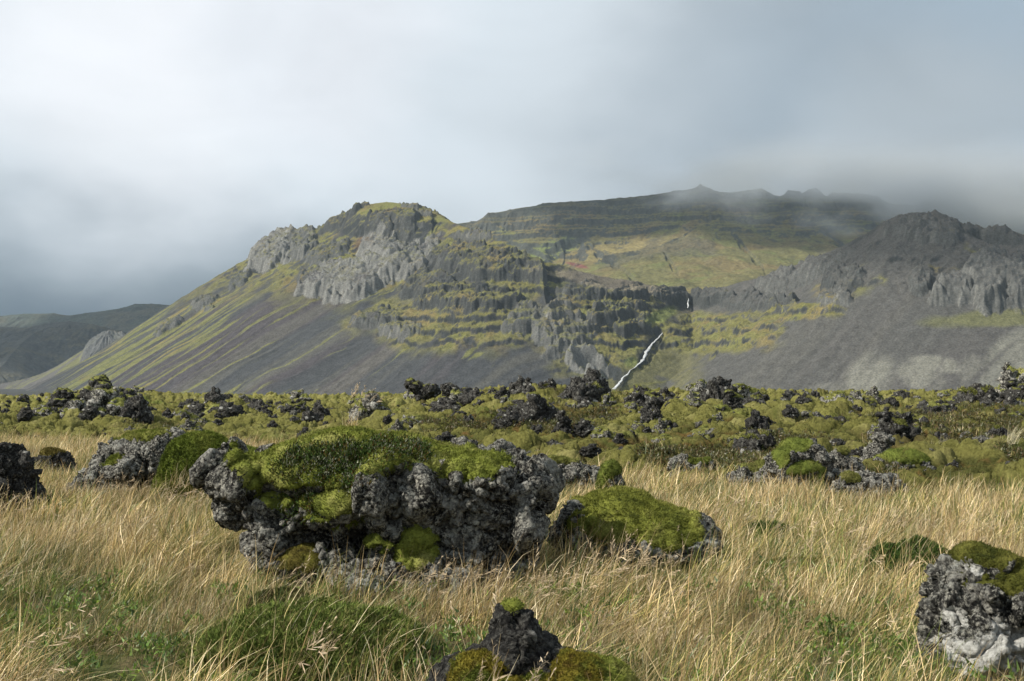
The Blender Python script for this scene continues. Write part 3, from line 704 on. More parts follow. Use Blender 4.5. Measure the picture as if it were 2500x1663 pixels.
def remesh(blobs, voxel):
    """one closed surface round a set of ellipsoids (centre, radii, rotation in degrees)"""
    vs = []; fs = []; n0 = 0
    for b in blobs:
        c, r = b[0], b[1]; rot = b[2] if len(b) > 2 else (0, 0, 0)
        v = (ICO[0] * np.array(r)) @ rotm(*rot).T + np.array(c); vs.append(v); fs.append(ICO[1] + n0); n0 += len(v)
    me = np_mesh('tmp', np.concatenate(vs), np.concatenate(fs))
    o = bpy.data.objects.new('tmp', me); C.objects.link(o)
    m = o.modifiers.new('r', 'REMESH'); m.mode = 'VOXEL'; m.voxel_size = voxel; m.use_smooth_shade = True
    dg = bpy.context.evaluated_depsgraph_get(); ev = o.evaluated_get(dg); em = ev.to_mesh()
    V = np.empty(len(em.vertices) * 3, F32); em.vertices.foreach_get('co', V); V = V.reshape(-1, 3)
    L = np.empty(len(em.loops), np.int32); em.loops.foreach_get('vertex_index', L)
    ok = len(L) == 4 * len(em.polygons)
    F = L.reshape(-1, 4) if ok else np.array([list(q.vertices)[:4] for q in em.polygons if len(q.vertices) == 4])
    ev.to_mesh_clear(); bpy.data.objects.remove(o); bpy.data.meshes.remove(me)
    return V.astype(np.float64), F
def vnormals(V, F):
    a = V[F[:, 2]] - V[F[:, 0]]; b = V[F[:, 3]] - V[F[:, 1]]; n = np.cross(a, b)
    N = np.zeros_like(V)
    for k in range(4): np.add.at(N, F[:, k], n)
    return N / (np.linalg.norm(N, axis=1)[:, None] + 1e-12)
def smooth_arr(x, F, it):
    for _ in range(it):
        s = np.zeros_like(x); c = np.zeros(len(x))
        for k in range(4):
            for q in (1, 3): np.add.at(s, F[:, k], x[F[:, (k + q) % 4]]); np.add.at(c, F[:, k], 1)
        x = .4 * x + .6 * s / np.maximum(c, 1).reshape(-1, *([1] * (x.ndim - 1)))
    return x
def rough_rock(V, F, size, seed, amt=1.0, cav=1.0, calm=None):
    """craggy lava: broad lumps, pits and clinker"""
    N = vnormals(V, F)
    q = V / size
    V = V + N * (size * .17 * amt * fbm3(q * 1.7, 3, seed))[:, None]
    N = vnormals(V, F)
    qw = q + .22 * np.stack([pn3(q * 2.5, seed + 20 + k) for k in range(3)], 1)
    wa_, wb_ = worley3(qw * np.array([2.7, 2.7, 3.4]), seed + 2); wc_, wd_ = worley3(qw * 7.0, seed + 4)
    f1, f2, ci_ = worley3(qw * np.array([2.3, 2.3, 3.0]), seed + 14, True); g1, g2, cj_ = worley3(qw * np.array([5.4, 5.4, 7.0]), seed + 15, True)
    h = .26 * (ci_ - .5) - .08 * ss(.10, 0, f2 - f1) + .12 * (cj_ - .5) - .03 * ss(.1, 0, g2 - g1) + .10 * (wa_ - .5) + .07 * (wc_ - .5) + .10 * fbm3(qw * 5.5, 4, seed + 3, .6, True)
    pit = ss(.12, .5, fbm3(qw * 4.6, 3, seed + 8)); h -= .19 * pit * cav
    step = fbm3(qw * 1.9, 2, seed + 12); h += .10 * (ss(.0, .12, step) - .5)
    if calm is not None: h = lerp(h, h * .12 + .03, calm)
    V = V + N * (size * amt * h)[:, None]
    N = vnormals(V, F)
    we_, wf_ = worley3(q * 17, seed + 6)
    V = V + N * (size * amt * (.035 * (we_ - .45) + .034 * fbm3(q * 19, 4, seed + 5, .7, True)) * (1 if calm is None else 1 - .8 * calm))[:, None]
    return V, vnormals(V, F)
def spikes(P, N, h, w, rr, lean=(.25, 0, 0), jit=.55):
    """a little upright leaf on every point"""
    n = len(P); d = N + rr.normal(size=(n, 3)) * jit + np.array(lean); d /= np.linalg.norm(d, axis=1)[:, None]
    s = np.cross(d, rr.normal(size=(n, 3))); s /= np.linalg.norm(s, axis=1)[:, None] + 1e-9
    hh = (h * (.5 + rr.random(n)))[:, None]; ww = (w * (.6 + .8 * rr.random(n)))[:, None]
    a = P - s * ww / 2 - N * h * .2; b = P + s * ww / 2 - N * h * .2; c = P + d * hh
    return np.stack([a, b, c], 1).reshape(-1, 3), np.arange(3 * n, dtype=np.int32).reshape(-1, 3)
def moss_coat(parent, V, F, N, mask, size, thick, lobe, seed, cols, nsp, sph, name='moss', label=None, only=None):
    """the moss that grows on a rock: its own closed-looking quilt with leafy pile"""
    rr = np.random.default_rng(seed)
    mv = mask
    keep = (mv[F].max(1) > 0)
    if keep.sum() < 12: return None
    # one part for every separate cushion
    lab = np.arange(len(V)); Fk_ = F[keep]
    for _ in range(400):
        old = lab.copy(); mn = lab[Fk_].min(1)
        for k in range(4): np.minimum.at(lab, Fk_[:, k], mn)
        lab = lab[lab]
        if (lab == old).all(): break
    fl_ = lab[Fk_[:, 0]]; ids, cnt = np.unique(fl_, return_counts=True)
    big = ids[(cnt >= max(12, .012 * cnt.max()))]
    if only is None and not len(big): return None
    if only is None and len(big) > 1:
        tot = cnt[np.isin(ids, big)].sum(); res = None
        order = np.argsort(-cnt[np.isin(ids, big)])
        for i_ in big[order][:7]:
            fm = np.zeros(len(F), bool); fm[np.where(keep)[0][fl_ == i_]] = True
            r_ = moss_coat(parent, V, F, N, mask, size, thick, lobe, seed, cols, int(nsp * fm.sum() / tot), sph, name, label, fm)
            if res is None: res = r_
        return res
    keep = only if only is not None else keep & np.isin(lab[F[:, 0]], big)
    used = np.zeros(len(V), bool); used[F[keep].ravel()] = True; rm = np.cumsum(used) - 1
    Vk, Nk, mk = V[used], N[used], mv[used]; Fk = rm[F[keep]]
    SV = smooth_arr(Vk.copy(), Fk, 6); SN = smooth_arr(Nk.copy(), Fk, 6); SN /= np.linalg.norm(SN, axis=1)[:, None] + 1e-9
    f1, _ = worley3(SV / lobe + .3 * np.stack([pn3(SV / lobe * 1.3, 40 + k) for k in range(3)], 1), seed)
    pil = np.sqrt(np.clip(1 - (f1 / .85) ** 2, 0, 1))
    t = thick * np.sqrt(np.clip(mk * 1.6, 0, 1)) * (.85 + .10 * pil + .60 * fbm3(SV / lobe * 1.4, 4, seed + 2))
    base = lerp(Vk, SV, np.clip(mk * 4, 0, 1)[:, None])
    W = base + SN * (t - .012 * size * (mk < .02))[:, None]
    W = W + SN * (thick * .16 * fbm3(W / lobe * 14, 2, seed + 4))[:, None]
    WN = vnormals(W, Fk)
    n1 = fbm3(W / lobe * .8, 3, seed + 6); n2 = fbm3(W / lobe * 2.5, 3, seed + 9)
    ca, cb, cc = [np.array(x) for x in cols]
    cl = ca + (cb - ca) * ss(-.1, .45, n1 + .3 * n2)[:, None]; cl = cl + (cc - cl) * (ss(.05, .5, n2 - .5 * n1) * .8)[:, None]
    vs, fs, cs = [W], [Fk], [cl]
    if nsp:
        a = V[F[keep]]; ar = np.linalg.norm(np.cross(a[:, 2] - a[:, 0], a[:, 3] - a[:, 1]), axis=1)
        pick = rr.choice(len(Fk), nsp, p=ar / ar.sum()); uv = rr.random((nsp, 2))
        q = W[Fk[pick]]; P = (q[:, 0] * (1 - uv[:, :1]) + q[:, 1] * uv[:, :1]) * (1 - uv[:, 1:]) + (q[:, 3] * (1 - uv[:, :1]) + q[:, 2] * uv[:, :1]) * uv[:, 1:]
        PN = WN[Fk[pick, 0]]
        sv, sf = spikes(P, PN, sph, sph * .34, rr)
        sc_ = np.repeat(cl[Fk[pick, 0]] * (.65 + .8 * rr.random((nsp, 1))), 3, axis=0)
        k = len(W); vs.append(sv); fs.append(sf + k); cs.append(sc_)
    me = np_mesh(name, np.concatenate(vs), fs, True, np.concatenate(cs))
    o = link(name, me, M_MOSS, parent)
    if label: o['label'] = label
    return o
MC_GREEN = [(0.170, 0.195, 0.038), (0.275, 0.275, 0.085), (0.085, 0.105, 0.022)]
MC_FIELD = [(0.150, 0.160, 0.045), (0.215, 0.210, 0.075), (0.080, 0.085, 0.025)]
MC_DARK = [(0.085, 0.090, 0.020), (0.165, 0.160, 0.040), (0.040, 0.052, 0.014)]
MC_GOLD = [(0.20, 0.17, 0.028), (0.12, 0.15, 0.030), (0.10, 0.065, 0.02)]
AVOID = []
def hero_rock(name, label, loc, blobs, voxel, size, seed, moss=None, mat=M_ROCK, white=None, cat='rock', amt=1.0, cav=1.0, thick=.06, lobe=.28, cols=MC_GREEN, nsp=8000, sph=.018, cap=None, rotz=0, group=None, pile=None, upmoss=None, parent_avoid=True):
    V, F = remesh(blobs, voxel); calm = np.zeros(len(V))
    for b in (moss or []): calm = np.maximum(calm, ss(-.05, .35, 1.0 - np.linalg.norm((V - np.array(b[0])) / np.array(b[1]), axis=1)))
    V, N = rough_rock(V, F, size, seed, amt, cav, calm)
    wa = np.zeros(len(V))
    nz_ = fbm3(V / (.30 * size), 4, seed + 30); nz2_ = fbm3(V / (.09 * size), 3, seed + 31)
    for b in (white or []): wa = np.maximum(wa, np.clip(1.25 - np.linalg.norm((V - np.array(b[0])) / np.array(b[1]), axis=1) , 0, 1) * 1.0)
    uplit = np.clip(.45 + .75 * N[:, 2] + .3 * (-N[:, 0]), 0, 1)  # lichen share, with highlights painted in on tops and sunward sides
    me = np_mesh(name, V, F, True, None, {'up': uplit, 'white': wa})
    o = link(name, me, mat); o.location = loc; o.rotation_euler.z = rotz
    tag(o, label, cat, group)
    m = np.full(len(V), -1.0)
    for b in (moss or []):
        m = np.maximum(m, (1.0 - np.linalg.norm((V - np.array(b[0])) / np.array(b[1]), axis=1)) + .42 * nz_ + .20 * nz2_)
    if upmoss is not None:
        zr = (V[:, 2] - V[:, 2].min()) / np.ptp(V[:, 2])
        m = np.maximum(m, .9 * smooth_arr(N[:, 2], F, 4) - upmoss + .45 * nz_ + .25 * (zr - .6))
    m = np.where(smooth_arr(N[:, 2], F, 3) < -.35, -1, m)
    mo = None
    if m.max() > 0:
        m = smooth_arr(m, F, 2)
        mo = moss_coat(o, V, F, N, m, size, thick, lobe, seed + 50, cols, nsp, sph)
    if cap:
        m = np.full(len(V), -1.0)
        for b in cap[0]:
            if b[0] is None: b = (V[V[:, 2].argmax()], b[1])
            m = np.maximum(m, (1.0 - np.linalg.norm((V - np.array(b[0])) / np.array(b[1]), axis=1)) + .2 * nz_)
        moss_coat(o, V, F, N, smooth_arr(m, F, 2), size, thick * .55, lobe, seed + 53, cap[1], nsp // 4, sph)
    return o, V, F, N, mo
def plant_on(parent, name, V, F, N, region, n, h, w, cols, seed, leaves=7, spread=.03):
    """leafy sprigs rooted on the rock inside the given ellipsoids"""
    rr = np.random.default_rng(seed); m = np.full(len(V), -1.0)
    for b in region: m = np.maximum(m, 1.0 - np.linalg.norm((V - np.array(b[0])) / np.array(b[1]), axis=1))
    m = m + .35 * fbm3(V / .16, 3, seed)
    idx = np.where((m > 0) & (N[:, 2] > -.1))[0]
    if not len(idx): return
    k = rr.choice(idx, n); P = V[k] + rr.normal(size=(n, 3)) * .012 + N[k] * .03; PN = N[k] * .5 + np.array([.1, 0, .8])
    P = np.repeat(P, leaves, 0); PN = np.repeat(PN, leaves, 0); hh = rr.random((n * leaves, 1)) * h * 1.3
    P = P + PN * hh + rr.normal(size=P.shape) * spread * .5
    sv, sf = spikes(P, PN, h * .42, w, rr, jit=.9)
    ca = np.array(cols)[rr.integers(0, len(cols), n)]; cl = np.repeat(np.repeat(ca, leaves, 0) * (.6 + .8 * rr.random((n * leaves, 1))), 3, 0)
    return link(name, np_mesh(name, sv, sf, True, cl), M_MOSS, parent)
def gz(x, y): return float(GH(np.array([x]), np.array([y]))[0])
def spot(px, Y): return Vector(((px - 1250) / FPX * Y, Y, gz((px - 1250) / FPX * Y, Y)))

# --- the great overhanging boulder
HEATH = [(0.050, 0.085, 0.020), (0.035, 0.062, 0.016), (0.08, 0.11, 0.028), (0.045, 0.075, 0.02), (0.09, 0.06, 0.02), (.2, .21, .15)]
loc = Vector((-1.05, 9.35, gz(-1.05, 9.35)))
blobs = [((-.15, .05, .84), (1.02, .72, .24)), ((.74, 0, .74), (.56, .60, .24), (0, 8, 0)), ((-.98, -.1, .80), (.28, .34, .17)), ((-1.30, -.15, .87), (.15, .10, .05), (0, 18, 0)), ((-1.06, -.1, .64), (.17, .22, .16)),
         ((-.1, .15, .52), (.95, .55, .36)), ((.55, .1, .35), (.62, .55, .5)), ((.55, .05, .02), (.68, .62, .36)), ((.78, -.12, .55), (.42, .42, .25)), ((-.72, -.28, .36), (.20, .2, .42), (0, 12, 0)), 
         ((.12, -.55, .76), (.36, .2, .11)), ((.18, -.45, .30), (.3, .22, .3)), ((.75, -.35, .12), (.34, .3, .3)), ((-.25, -.5, .62), (.3, .22, .16)), ((1.14, -.05, .74), (.16, .35, .16)), ((-.3, -.2, .1), (.5, .4, .25)),
         ((.38, -.62, .06), (.3, .25, .2)), ((-.1, .0, .98), (.6, .45, .14))]
mossb = [((-.35, -.1, 1.05), (.85, .9, .30)), ((-.62, -.35, .85), (.42, .5, .24)), ((-.28, -.55, .70), (.26, .35, .27)), ((.12, -.2, 1.06), (.6, .55, .13)), ((.74, -.22, .96), (.32, .48, .22)), ((.42, -.15, .99), (.45, .5, .13)), ((.32, -.62, .33), (.17, .2, .21)), ((-.95, -.3, .98), (.25, .35, .12)), ((.55, -.35, .90), (.18, .25, .06)), ((-.02, -.7, .38), (.16, .2, .1)), ((-.75, -.55, .72), (.16, .3, .12))]
o, V, F, N, mo = hero_rock('boulder', 'huge overhanging dark lava boulder thickly capped with bright green moss', loc, blobs, .0125, .75, 5, moss=mossb, cat='boulder', thick=.062, lobe=.27, nsp=80000, sph=.020, cav=1.5, amt=1.0)
plant_on(o, 'heather', V, F, N, [((-.35, -.6, .92), (.42, .6, .17)), ((.05, -.55, 1.0), (.35, .4, .10)), ((-.62, -.6, .62), (.2, .3, .14))], 2600, .05, .009, HEATH, 3)
AVOID += [(loc.x + .5, loc.y, .75), (loc.x - .4, loc.y + .1, .6), (loc.x + .95, loc.y, .3)]
BB = (o, V, F, N)

# --- mossy hump to its east
loc = spot(1545, 10.1)
o, V, F, N, mo = hero_rock('boulder', 'rounded boulder with an olive moss crown and white lichen fleck, beside the huge boulder', loc,
    [((0, 0, .22), (.56, .5, .26)), ((-.12, .05, .36), (.34, .38, .20)), ((-.50, -.05, .22), (.16, .3, .24)), ((.52, -.1, .12), (.16, .3, .24)), ((.1, -.2, .1), (.5, .4, .22))], .013, .5, 9,
    moss=[((-.02, .0, .38), (.56, .6, .26)), ((.2, -.3, .26), (.36, .35, .20)), ((-.15, -.3, .30), (.28, .3, .15))], thick=.06, lobe=.24, cols=[(0.165, 0.180, 0.036), (0.250, 0.250, 0.070), (0.085, 0.10, 0.022)], nsp=34000, sph=.02, cat='boulder', amt=.8,
    white=[((.02, -.42, .42), (.03, .1, .03)), ((.05, -.45, .36), (.022, .1, .04))])
AVOID.append((loc.x, loc.y, .5))

# --- lichened rock at the lower east corner
loc = spot(2430, 6.5); loc.z -= .05
hero_rock('rock', 'rock with a big white lichen splash and olive moss on top', loc,
    [((0, 0, .30), (.36, .36, .30)), ((-.10, 0, .55), (.20, .2, .13)), ((-.30, -.1, .25), (.18, .2, .22)), ((.3, 0, .3), (.35, .4, .25)), ((-.16, -.25, .38), (.15, .12, .11)), ((.08, -.28, .38), (.16, .12, .11)), ((-.18, -.28, .14), (.2, .15, .16)), ((-.33, .02, .50), (.06, .08, .10), (0, 20, 0))], .0095, .42, 15,
    moss=[((-.08, .02, .66), (.17, .25, .11)), ((.02, -.12, .52), (.26, .22, .10)), ((.34, -.15, .44), (.26, .4, .18)), ((.28, -.35, .30), (.16, .3, .17)), ((.12, -.1, .56), (.2, .25, .1)), ((.0, -.33, .02), (.12, .1, .08))], thick=.035, lobe=.16, cols=MC_DARK, nsp=24000, sph=.014,
    white=[((-.16, -.38, .19), (.30, .5, .17)), ((-.36, -.25, .22), (.11, .25, .08)), ((-.34, -.2, .36), (.06, .2, .07)), ((-.10, -.38, .10), (.12, .2, .1)), ((-.2, -.1, .60), (.04, .3, .03))])
AVOID.append((loc.x, loc.y, .42))
# --- pointed rock at the very front
loc = spot(1275, 5.28); loc.z = .03
hero_rock('rock', 'pointed dark rock with golden moss tufts and a tiny green cap on its tip', loc,
    [((0, .1, .10), (.46, .3, .24)), ((.16, 0, .15), (.30, .2, .17), (0, 15, 0)), ((-.05, .05, .26), (.165, .14, .24), (0, 14, 0)), ((-.07, .05, .42), (.075, .09, .11), (0, 10, 0)), ((.13, .03, .26), (.28, .15, .11), (0, 34, 0)), ((-.10, .02, .18), (.16, .15, .16)), ((.32, -.05, .12), (.26, .2, .18), (0, 22, 0)), ((-.23, 0, .12), (.17, .2, .19)), ((-.02, .0, .28), (.17, .15, .18))], .0075, .34, 25, mat=M_ROCKD,
    cap=([(None, (.075, .11, .04)), ((.40, .0, .20), (.18, .3, .12))], MC_GREEN), moss=[((.24, -.15, .26), (.12, .2, .09)), ((-.20, -.12, .23), (.13, .2, .13)), ((.06, -.2, .12), (.12, .12, .16)), ((-.06, -.2, .2), (.1, .1, .07))], thick=.032, lobe=.11, cols=MC_GOLD, nsp=20000, sph=.013, amt=.42, cav=.7)
AVOID += [(loc.x, loc.y, .30), (loc.x + .05, loc.y - .35, .32), (loc.x + .3, loc.y - .1, .22)]
# --- small mossy rock and pale stones before the boulder
loc = spot(742, 8.9)
hero_rock('rock', 'small brown-mossed rock in front of the huge boulder', loc, [((0, 0, .13), (.22, .2, .14)), ((-.14, -.02, .05), (.12, .15, .1)), ((.04, .05, .19), (.13, .14, .1))], .010, .25, 35, mat=M_ROCKD,
    moss=[((.02, 0, .22), (.22, .3, .12)), ((.12, -.1, .1), (.1, .1, .12))], thick=.03, lobe=.12, cols=[(.10, .085, .022), (.15, .14, .03), (.055, .05, .018)], nsp=9000, sph=.012)
AVOID.append((loc.x, loc.y, .2))
for (px, Y_, s, lb) in [(848, 8.75, 1.0, 'pale lichen-crusted stone beside the small brown-mossed rock'), (895, 8.45, .95, 'round whitish stone, lower of two pale stones below the huge boulder')]:
    loc = spot(px, Y_)
    hero_rock('stone', lb, loc, [((0, 0, .09 * s), (.15 * s, .14 * s, .11 * s)), ((.07 * s, -.03, .05), (.1 * s, .1 * s, .09 * s))], .009, .2, 41 + int(px), mat=M_ROCKP, cat='stone', amt=.5, white=[((0, -.1, .1), (.1, .15, .07))])
    AVOID.append((loc.x, loc.y, .1))
loc = spot(1182, 7.6)
hero_rock('stone', 'tiny white stone in the straw below the huge boulder', loc, [((0, 0, .05), (.03, .03, .035)), ((.01, 0, .08), (.02, .02, .02))], .004, .05, 47, mat=M_ROCKP, cat='stone', amt=.4, white=[((0, 0, .06), (.2, .2, .2))])
# --- rock cut by the west edge of the view
loc = spot(-12, 14.0); loc.z += .03
hero_rock('boulder', 'jagged bare dark boulder rising from straw grass at the edge of the view', loc, [((0, 0, .30), (.44, .5, .5)), ((-.3, 0, .5), (.4, .45, .42)), ((.25, 0, .1), (.28, .4, .35)), ((-.05, -.1, .62), (.16, .25, .14), (0, 35, 0))], .02, .6, 51, mat=M_ROCKD, cat='boulder', amt=.9,
    moss=[((-.2, 0, .92), (.3, .4, .08))], nsp=2000)
AVOID.append((loc.x, loc.y, .45))
# --- long slanting outcrop with its cushions
loc = spot(330, 16.2)
hero_rock('outcrop', 'long slanting grey lava outcrop with moss cushions, west of the huge boulder', loc, [((-.45, 0, .12), (.42, .4, .22), (0, -15, 0)), ((.0, 0, .32), (.5, .45, .26), (0, -22, 0)), ((.35, .1, .52), (.36, .4, .25), (0, -15, 0)), ((.1, .5, .55), (.6, .4, .28)), ((-.3, .5, .40), (.4, .35, .25)), ((.55, .1, .62), (.15, .2, .22))], .018, .6, 57, cat='outcrop', cav=1.3,
    moss=[((-.22, -.1, .46), (.20, .3, .11)), ((.25, .1, .86), (.26, .4, .13)), ((-.1, .5, .78), (.4, .3, .12))], thick=.06, lobe=.3, cols=MC_GREEN, nsp=20000, sph=.03)
AVOID += [(loc.x, loc.y, .5), (loc.x + .35, loc.y, .4), (loc.x - .4, loc.y, .3)]
loc = spot(492, 15.2)
hero_rock('moss_mound', 'high bright green moss mound between the slanting outcrop and the huge boulder', loc, [((0, 0, .33), (.46, .45, .50)), ((.45, .2, .4), (.35, .4, .24)), ((-.2, 0, .15), (.35, .4, .3))], .02, .6, 63, cat='moss mound', amt=.35, cav=.2,
    moss=[((.1, 0, .6), (1.3, 1.3, 1.0))], thick=.08, lobe=.4, cols=[(0.12, 0.155, 0.028), (0.20, 0.225, 0.05), (0.06, 0.085, 0.018)], nsp=42000, sph=.035)
AVOID.append((loc.x, loc.y, .55))
loc = spot(130, 19.5)
hero_rock('rock', 'low brown rock sunk in tall straw grass', loc, [((0, 0, .12), (.3, .3, .25)), ((.15, 0, .05), (.25, .25, .2))], .02, .4, 67, mat=M_ROCKD, moss=[((-.05, 0, .4), (.25, .3, .12))], cols=[(.12, .10, .03), (.16, .14, .04), (.06, .05, .02)], nsp=3000, sph=.03)
# --- rocks along the grass edge
EDGE = [
 (1492, 15.2, 'upright rock with a bright moss hood behind the rounded boulder', [((0, 0, .22), (.15, .15, .30)), ((0, 0, .05), (.2, .2, .2))], .26, [((-.02, 0, .48), (.15, .25, .18)), ((-.12, -.05, .3), (.08, .2, .2))]),
 (1400, 16.4, 'low lichen-grey rock with a moss cushion, beside the moss-hooded upright rock', [((0, 0, .15), (.4, .3, .27)), ((-.2, 0, .25), (.2, .2, .2)), ((.2, 0, .2), (.2, .2, .2))], .4, [((-.12, 0, .5), (.25, .3, .12))]),
 (1945, 16.6, 'tall squat boulder streaked with moss at the edge of the straw grass', [((0, 0, .30), (.42, .4, .42)), ((-.2, 0, .15), (.3, .35, .35)), ((.12, 0, .45), (.30, .3, .25)), ((-.05, 0, .5), (.25, .3, .2))], .55, [((-.1, -.1, .72), (.3, .5, .14)), ((-.28, -.2, .55), (.12, .3, .25)), ((.0, -.3, .35), (.3, .2, .14)), ((.2, -.3, .22), (.1, .1, .1))]),
 (1838, 17.0, 'low dark rock leaning on the tall moss-streaked boulder', [((0, 0, .12), (.35, .3, .22)), ((.15, 0, .2), (.2, .2, .2))], .35, [((.05, 0, .36), (.25, .3, .1))]),
 (2050, 17.2, 'peaked pale-speckled rock beside the tall moss-streaked boulder', [((0, 0, .18), (.26, .3, .32)), ((.15, 0, .08), (.3, .3, .22)), ((-.02, 0, .38), (.12, .15, .14))], .38, [((.02, 0, .52), (.1, .2, .06)), ((-.3, -.1, .25), (.15, .2, .1))]),
 (2105, 16.0, 'low reddish rock half hidden in straw at the foot of the moss field', [((0, 0, .08), (.4, .3, .22)), ((.3, 0, .1), (.25, .25, .2)), ((-.25, 0, .1), (.2, .2, .2))], .4, [((-.2, -.05, .3), (.14, .2, .09))]),
 (2200, 17.8, 'domed mossy rock with a dark face at the foot of the moss field', [((0, 0, .14), (.42, .35, .26)), ((.3, 0, .06), (.25, .3, .2))], .4, [((.05, .05, .38), (.5, .5, .2))]),
 (1690, 18.3, 'little rock with a green cushion and a white tip at the grass edge', [((0, 0, .1), (.35, .25, .2)), ((.24, 0, .17), (.08, .1, .16)), ((-.15, 0, .2), (.2, .2, .15))], .35, [((.08, 0, .32), (.2, .25, .09))]),
 (2145, 18.8, 'knobbly grey rock pile on the lower moss slope', [((0, 0, .1), (.3, .3, .22)), ((0, 0, .35), (.18, .2, .18)), ((.05, 0, .5), (.14, .16, .14))], .35, None),
 (2370, 19.5, 'small grey rock under a mossy brow on the lower slope', [((0, 0, .12), (.3, .3, .2)), ((.15, 0, .05), (.25, .2, .18))], .35, [((-.08, 0, .33), (.3, .3, .12))]),
 (2035, 22.5, 'small mottled stone in the heath above the peaked rock', [((0, 0, .1), (.3, .25, .2))], .3, None),
]
for i, (px, Y_, lb, bl, sz, mb) in enumerate(EDGE):
    loc = spot(px, Y_); loc.z -= .03
    hero_rock('rock', lb, loc, bl, .018, sz, 81 + i * 3, mat=M_ROCK, moss=mb, thick=.05, lobe=.22, cols=[(0.115, 0.140, 0.030), (0.175, 0.185, 0.050), (0.06, 0.078, 0.018)] if i in (0, 2, 6, 7) else MC_FIELD, nsp=5000, sph=.022)
    AVOID.append((loc.x, loc.y, .25))

# --- crags standing out of the moss field: px, py of the base, depth, width, height (m), label
CRAGS = [
 (1285, 1075, 27, 1.55, 1.15, 'large black craggy outcrop directly behind the huge boulder', .75),
 (1425, 948, 42, .9, .75, 'dark mossy crag crowning the highest swell of the moss field', .2),
 (1780, 985, 33, .75, .85, 'steep pyramid crag on the skyline below the grey scree', .25),
 (1830, 975, 35, 1.0, .45, 'low rubbly crag trailing from the pyramid crag', .8),
 (1760, 1000, 32, 1.1, .55, 'broad boulder wearing a brown-green moss dome below the pyramid crag', .0),
 (1815, 1020, 30, .65, .32, 'round olive moss hummock at the foot of the moss-domed boulder', -.4),
 (1030, 980, 48, 1.35, .95, 'anvil-shaped black rock leaning out on the skyline', .55),
 (1570, 985, 36, 1.3, .8, 'ragged black crag with a mossy shoulder on the upper slope', .5),
 (1608, 958, 38, .6, .5, 'black finger rock above the ragged shoulder crag', .9),
 (160, 978, 52, 1.7, 1.15, 'skyline rock stack with a dark moss crown', .3),
 (245, 978, 52, 1.9, 1.2, 'mossy skyline tower beside the dark-crowned stack', .1),
 (185, 988, 48, 1.0, .75, 'bare speckled rock leaning between two skyline stacks', .9),
 (300, 1000, 46, 1.9, 1.0, 'broad dark cliff face under the mossy skyline tower', .6),
 (75, 1018, 42, .75, .75, 'dark overhanging rock low in the western moss', .6),
 (135, 1010, 43, .8, .65, 'black clinker heap beside the overhanging western rock', .9),
 (112, 960, 58, .55, .4, 'small black knob alone on the skyline', .9),
 (10, 968, 60, .6, .4, 'low black rock where the skyline meets the frame edge', .9),
 (255, 1003, 44, .5, .35, 'small dark rock in the moss below the skyline tower', .6),
 (335, 1015, 42, .6, .5, 'wedge-shaped dark rock among western cushions', .8),
 (600, 978, 56, 1.9, .95, 'wide ragged black crag on the skyline before the scree', .6),
 (570, 963, 60, .9, .6, 'green-capped rock atop the wide ragged crag', .2),
 (645, 1000, 48, 1.0, .6, 'pyramid-shaped dark rock under the wide ragged crag', .85),
 (480, 1010, 44, .95, .55, 'pointed black rock in the middle of the western moss', .9),
 (560, 1018, 42, 1.05, .5, 'broad black rock beside the pointed western one', .8),
 (720, 1012, 44, 1.05, .6, 'rock faced with dark clinker under a moss brow', .4),
 (410, 1035, 40, .5, .6, 'dark spire rock behind the slanting outcrop', .9),
 (855, 990, 50, .9, .6, 'dark block beside a moss dome behind the huge boulder', .7),
 (815, 1000, 48, 1.1, .35, 'low moss-topped slab behind the huge boulder', .1),
 (2190, 1110, 21.5, .85, 1.0, 'tall dark crag with a mossy ledge and a cleft in the heath slope', .5),
 (2215, 1040, 24.5, .75, .75, 'upper block of the cleft crag with a green brow', .3),
 (2030, 1025, 27, .8, .5, 'dark rock pair with moss shoulders on the right-hand slope', .5),
 (1470, 1020, 33, .45, .3, 'small black stone centred in the moss slope', .9),
 (1635, 1075, 25, .55, .38, 'dark hollow-faced rock under a green moss dome', .45),
 (1860, 1095, 23, .5, .42, 'rounded black rock alone on the middle slope', .8),
 (1560, 1030, 30, .42, .3, 'small black rock west of the hollow-faced rock', .8),
 (2290, 990, 35, 1.1, .6, 'craggy rock with a yellow moss cap on the eastern skyline', .4),
 (2120, 965, 40, .55, .45, 'mossy crown rock poking above the eastern skyline', .3),
 (2170, 968, 40, .6, .35, 'white-flecked grey rock beside the mossy crown rock', .9),
 (2370, 965, 40, 1.7, .45, 'long pale-speckled rock ledge topped with moss on the eastern skyline', .45),
 (2490, 965, 38, 1.1, .75, 'big speckled rock where the eastern skyline leaves the frame', .7),
 (2490, 1010, 30, .7, .4, 'dark rock with a bright moss back at the eastern edge', .3),
 (1960, 965, 40, .5, .4, 'leaning black knob on the skyline', .9),
 (2050, 968, 40, .4, .3, 'round mossy stone on the skyline', .1),
 (1310, 955, 42, .55, .35, 'dark rock nub on the brow of the central swell', .6),
 (1120, 962, 46, .7, .4, 'clinker lump beside the anvil-shaped rock', .9),
 (1345, 1025, 30, .7, .55, 'pale-flecked black rock beside the large craggy outcrop', .8),
 (1375, 1085, 24, .5, .6, 'thin stack of dark clinker right of the large craggy outcrop', .9),
 (2440, 1060, 23, .55, .3, 'white-dotted chain of stones in the red-brown heath', .9),
 (2400, 1090, 21.5, .4, .25, 'small cleft stone below the white-dotted chain', .9),
]
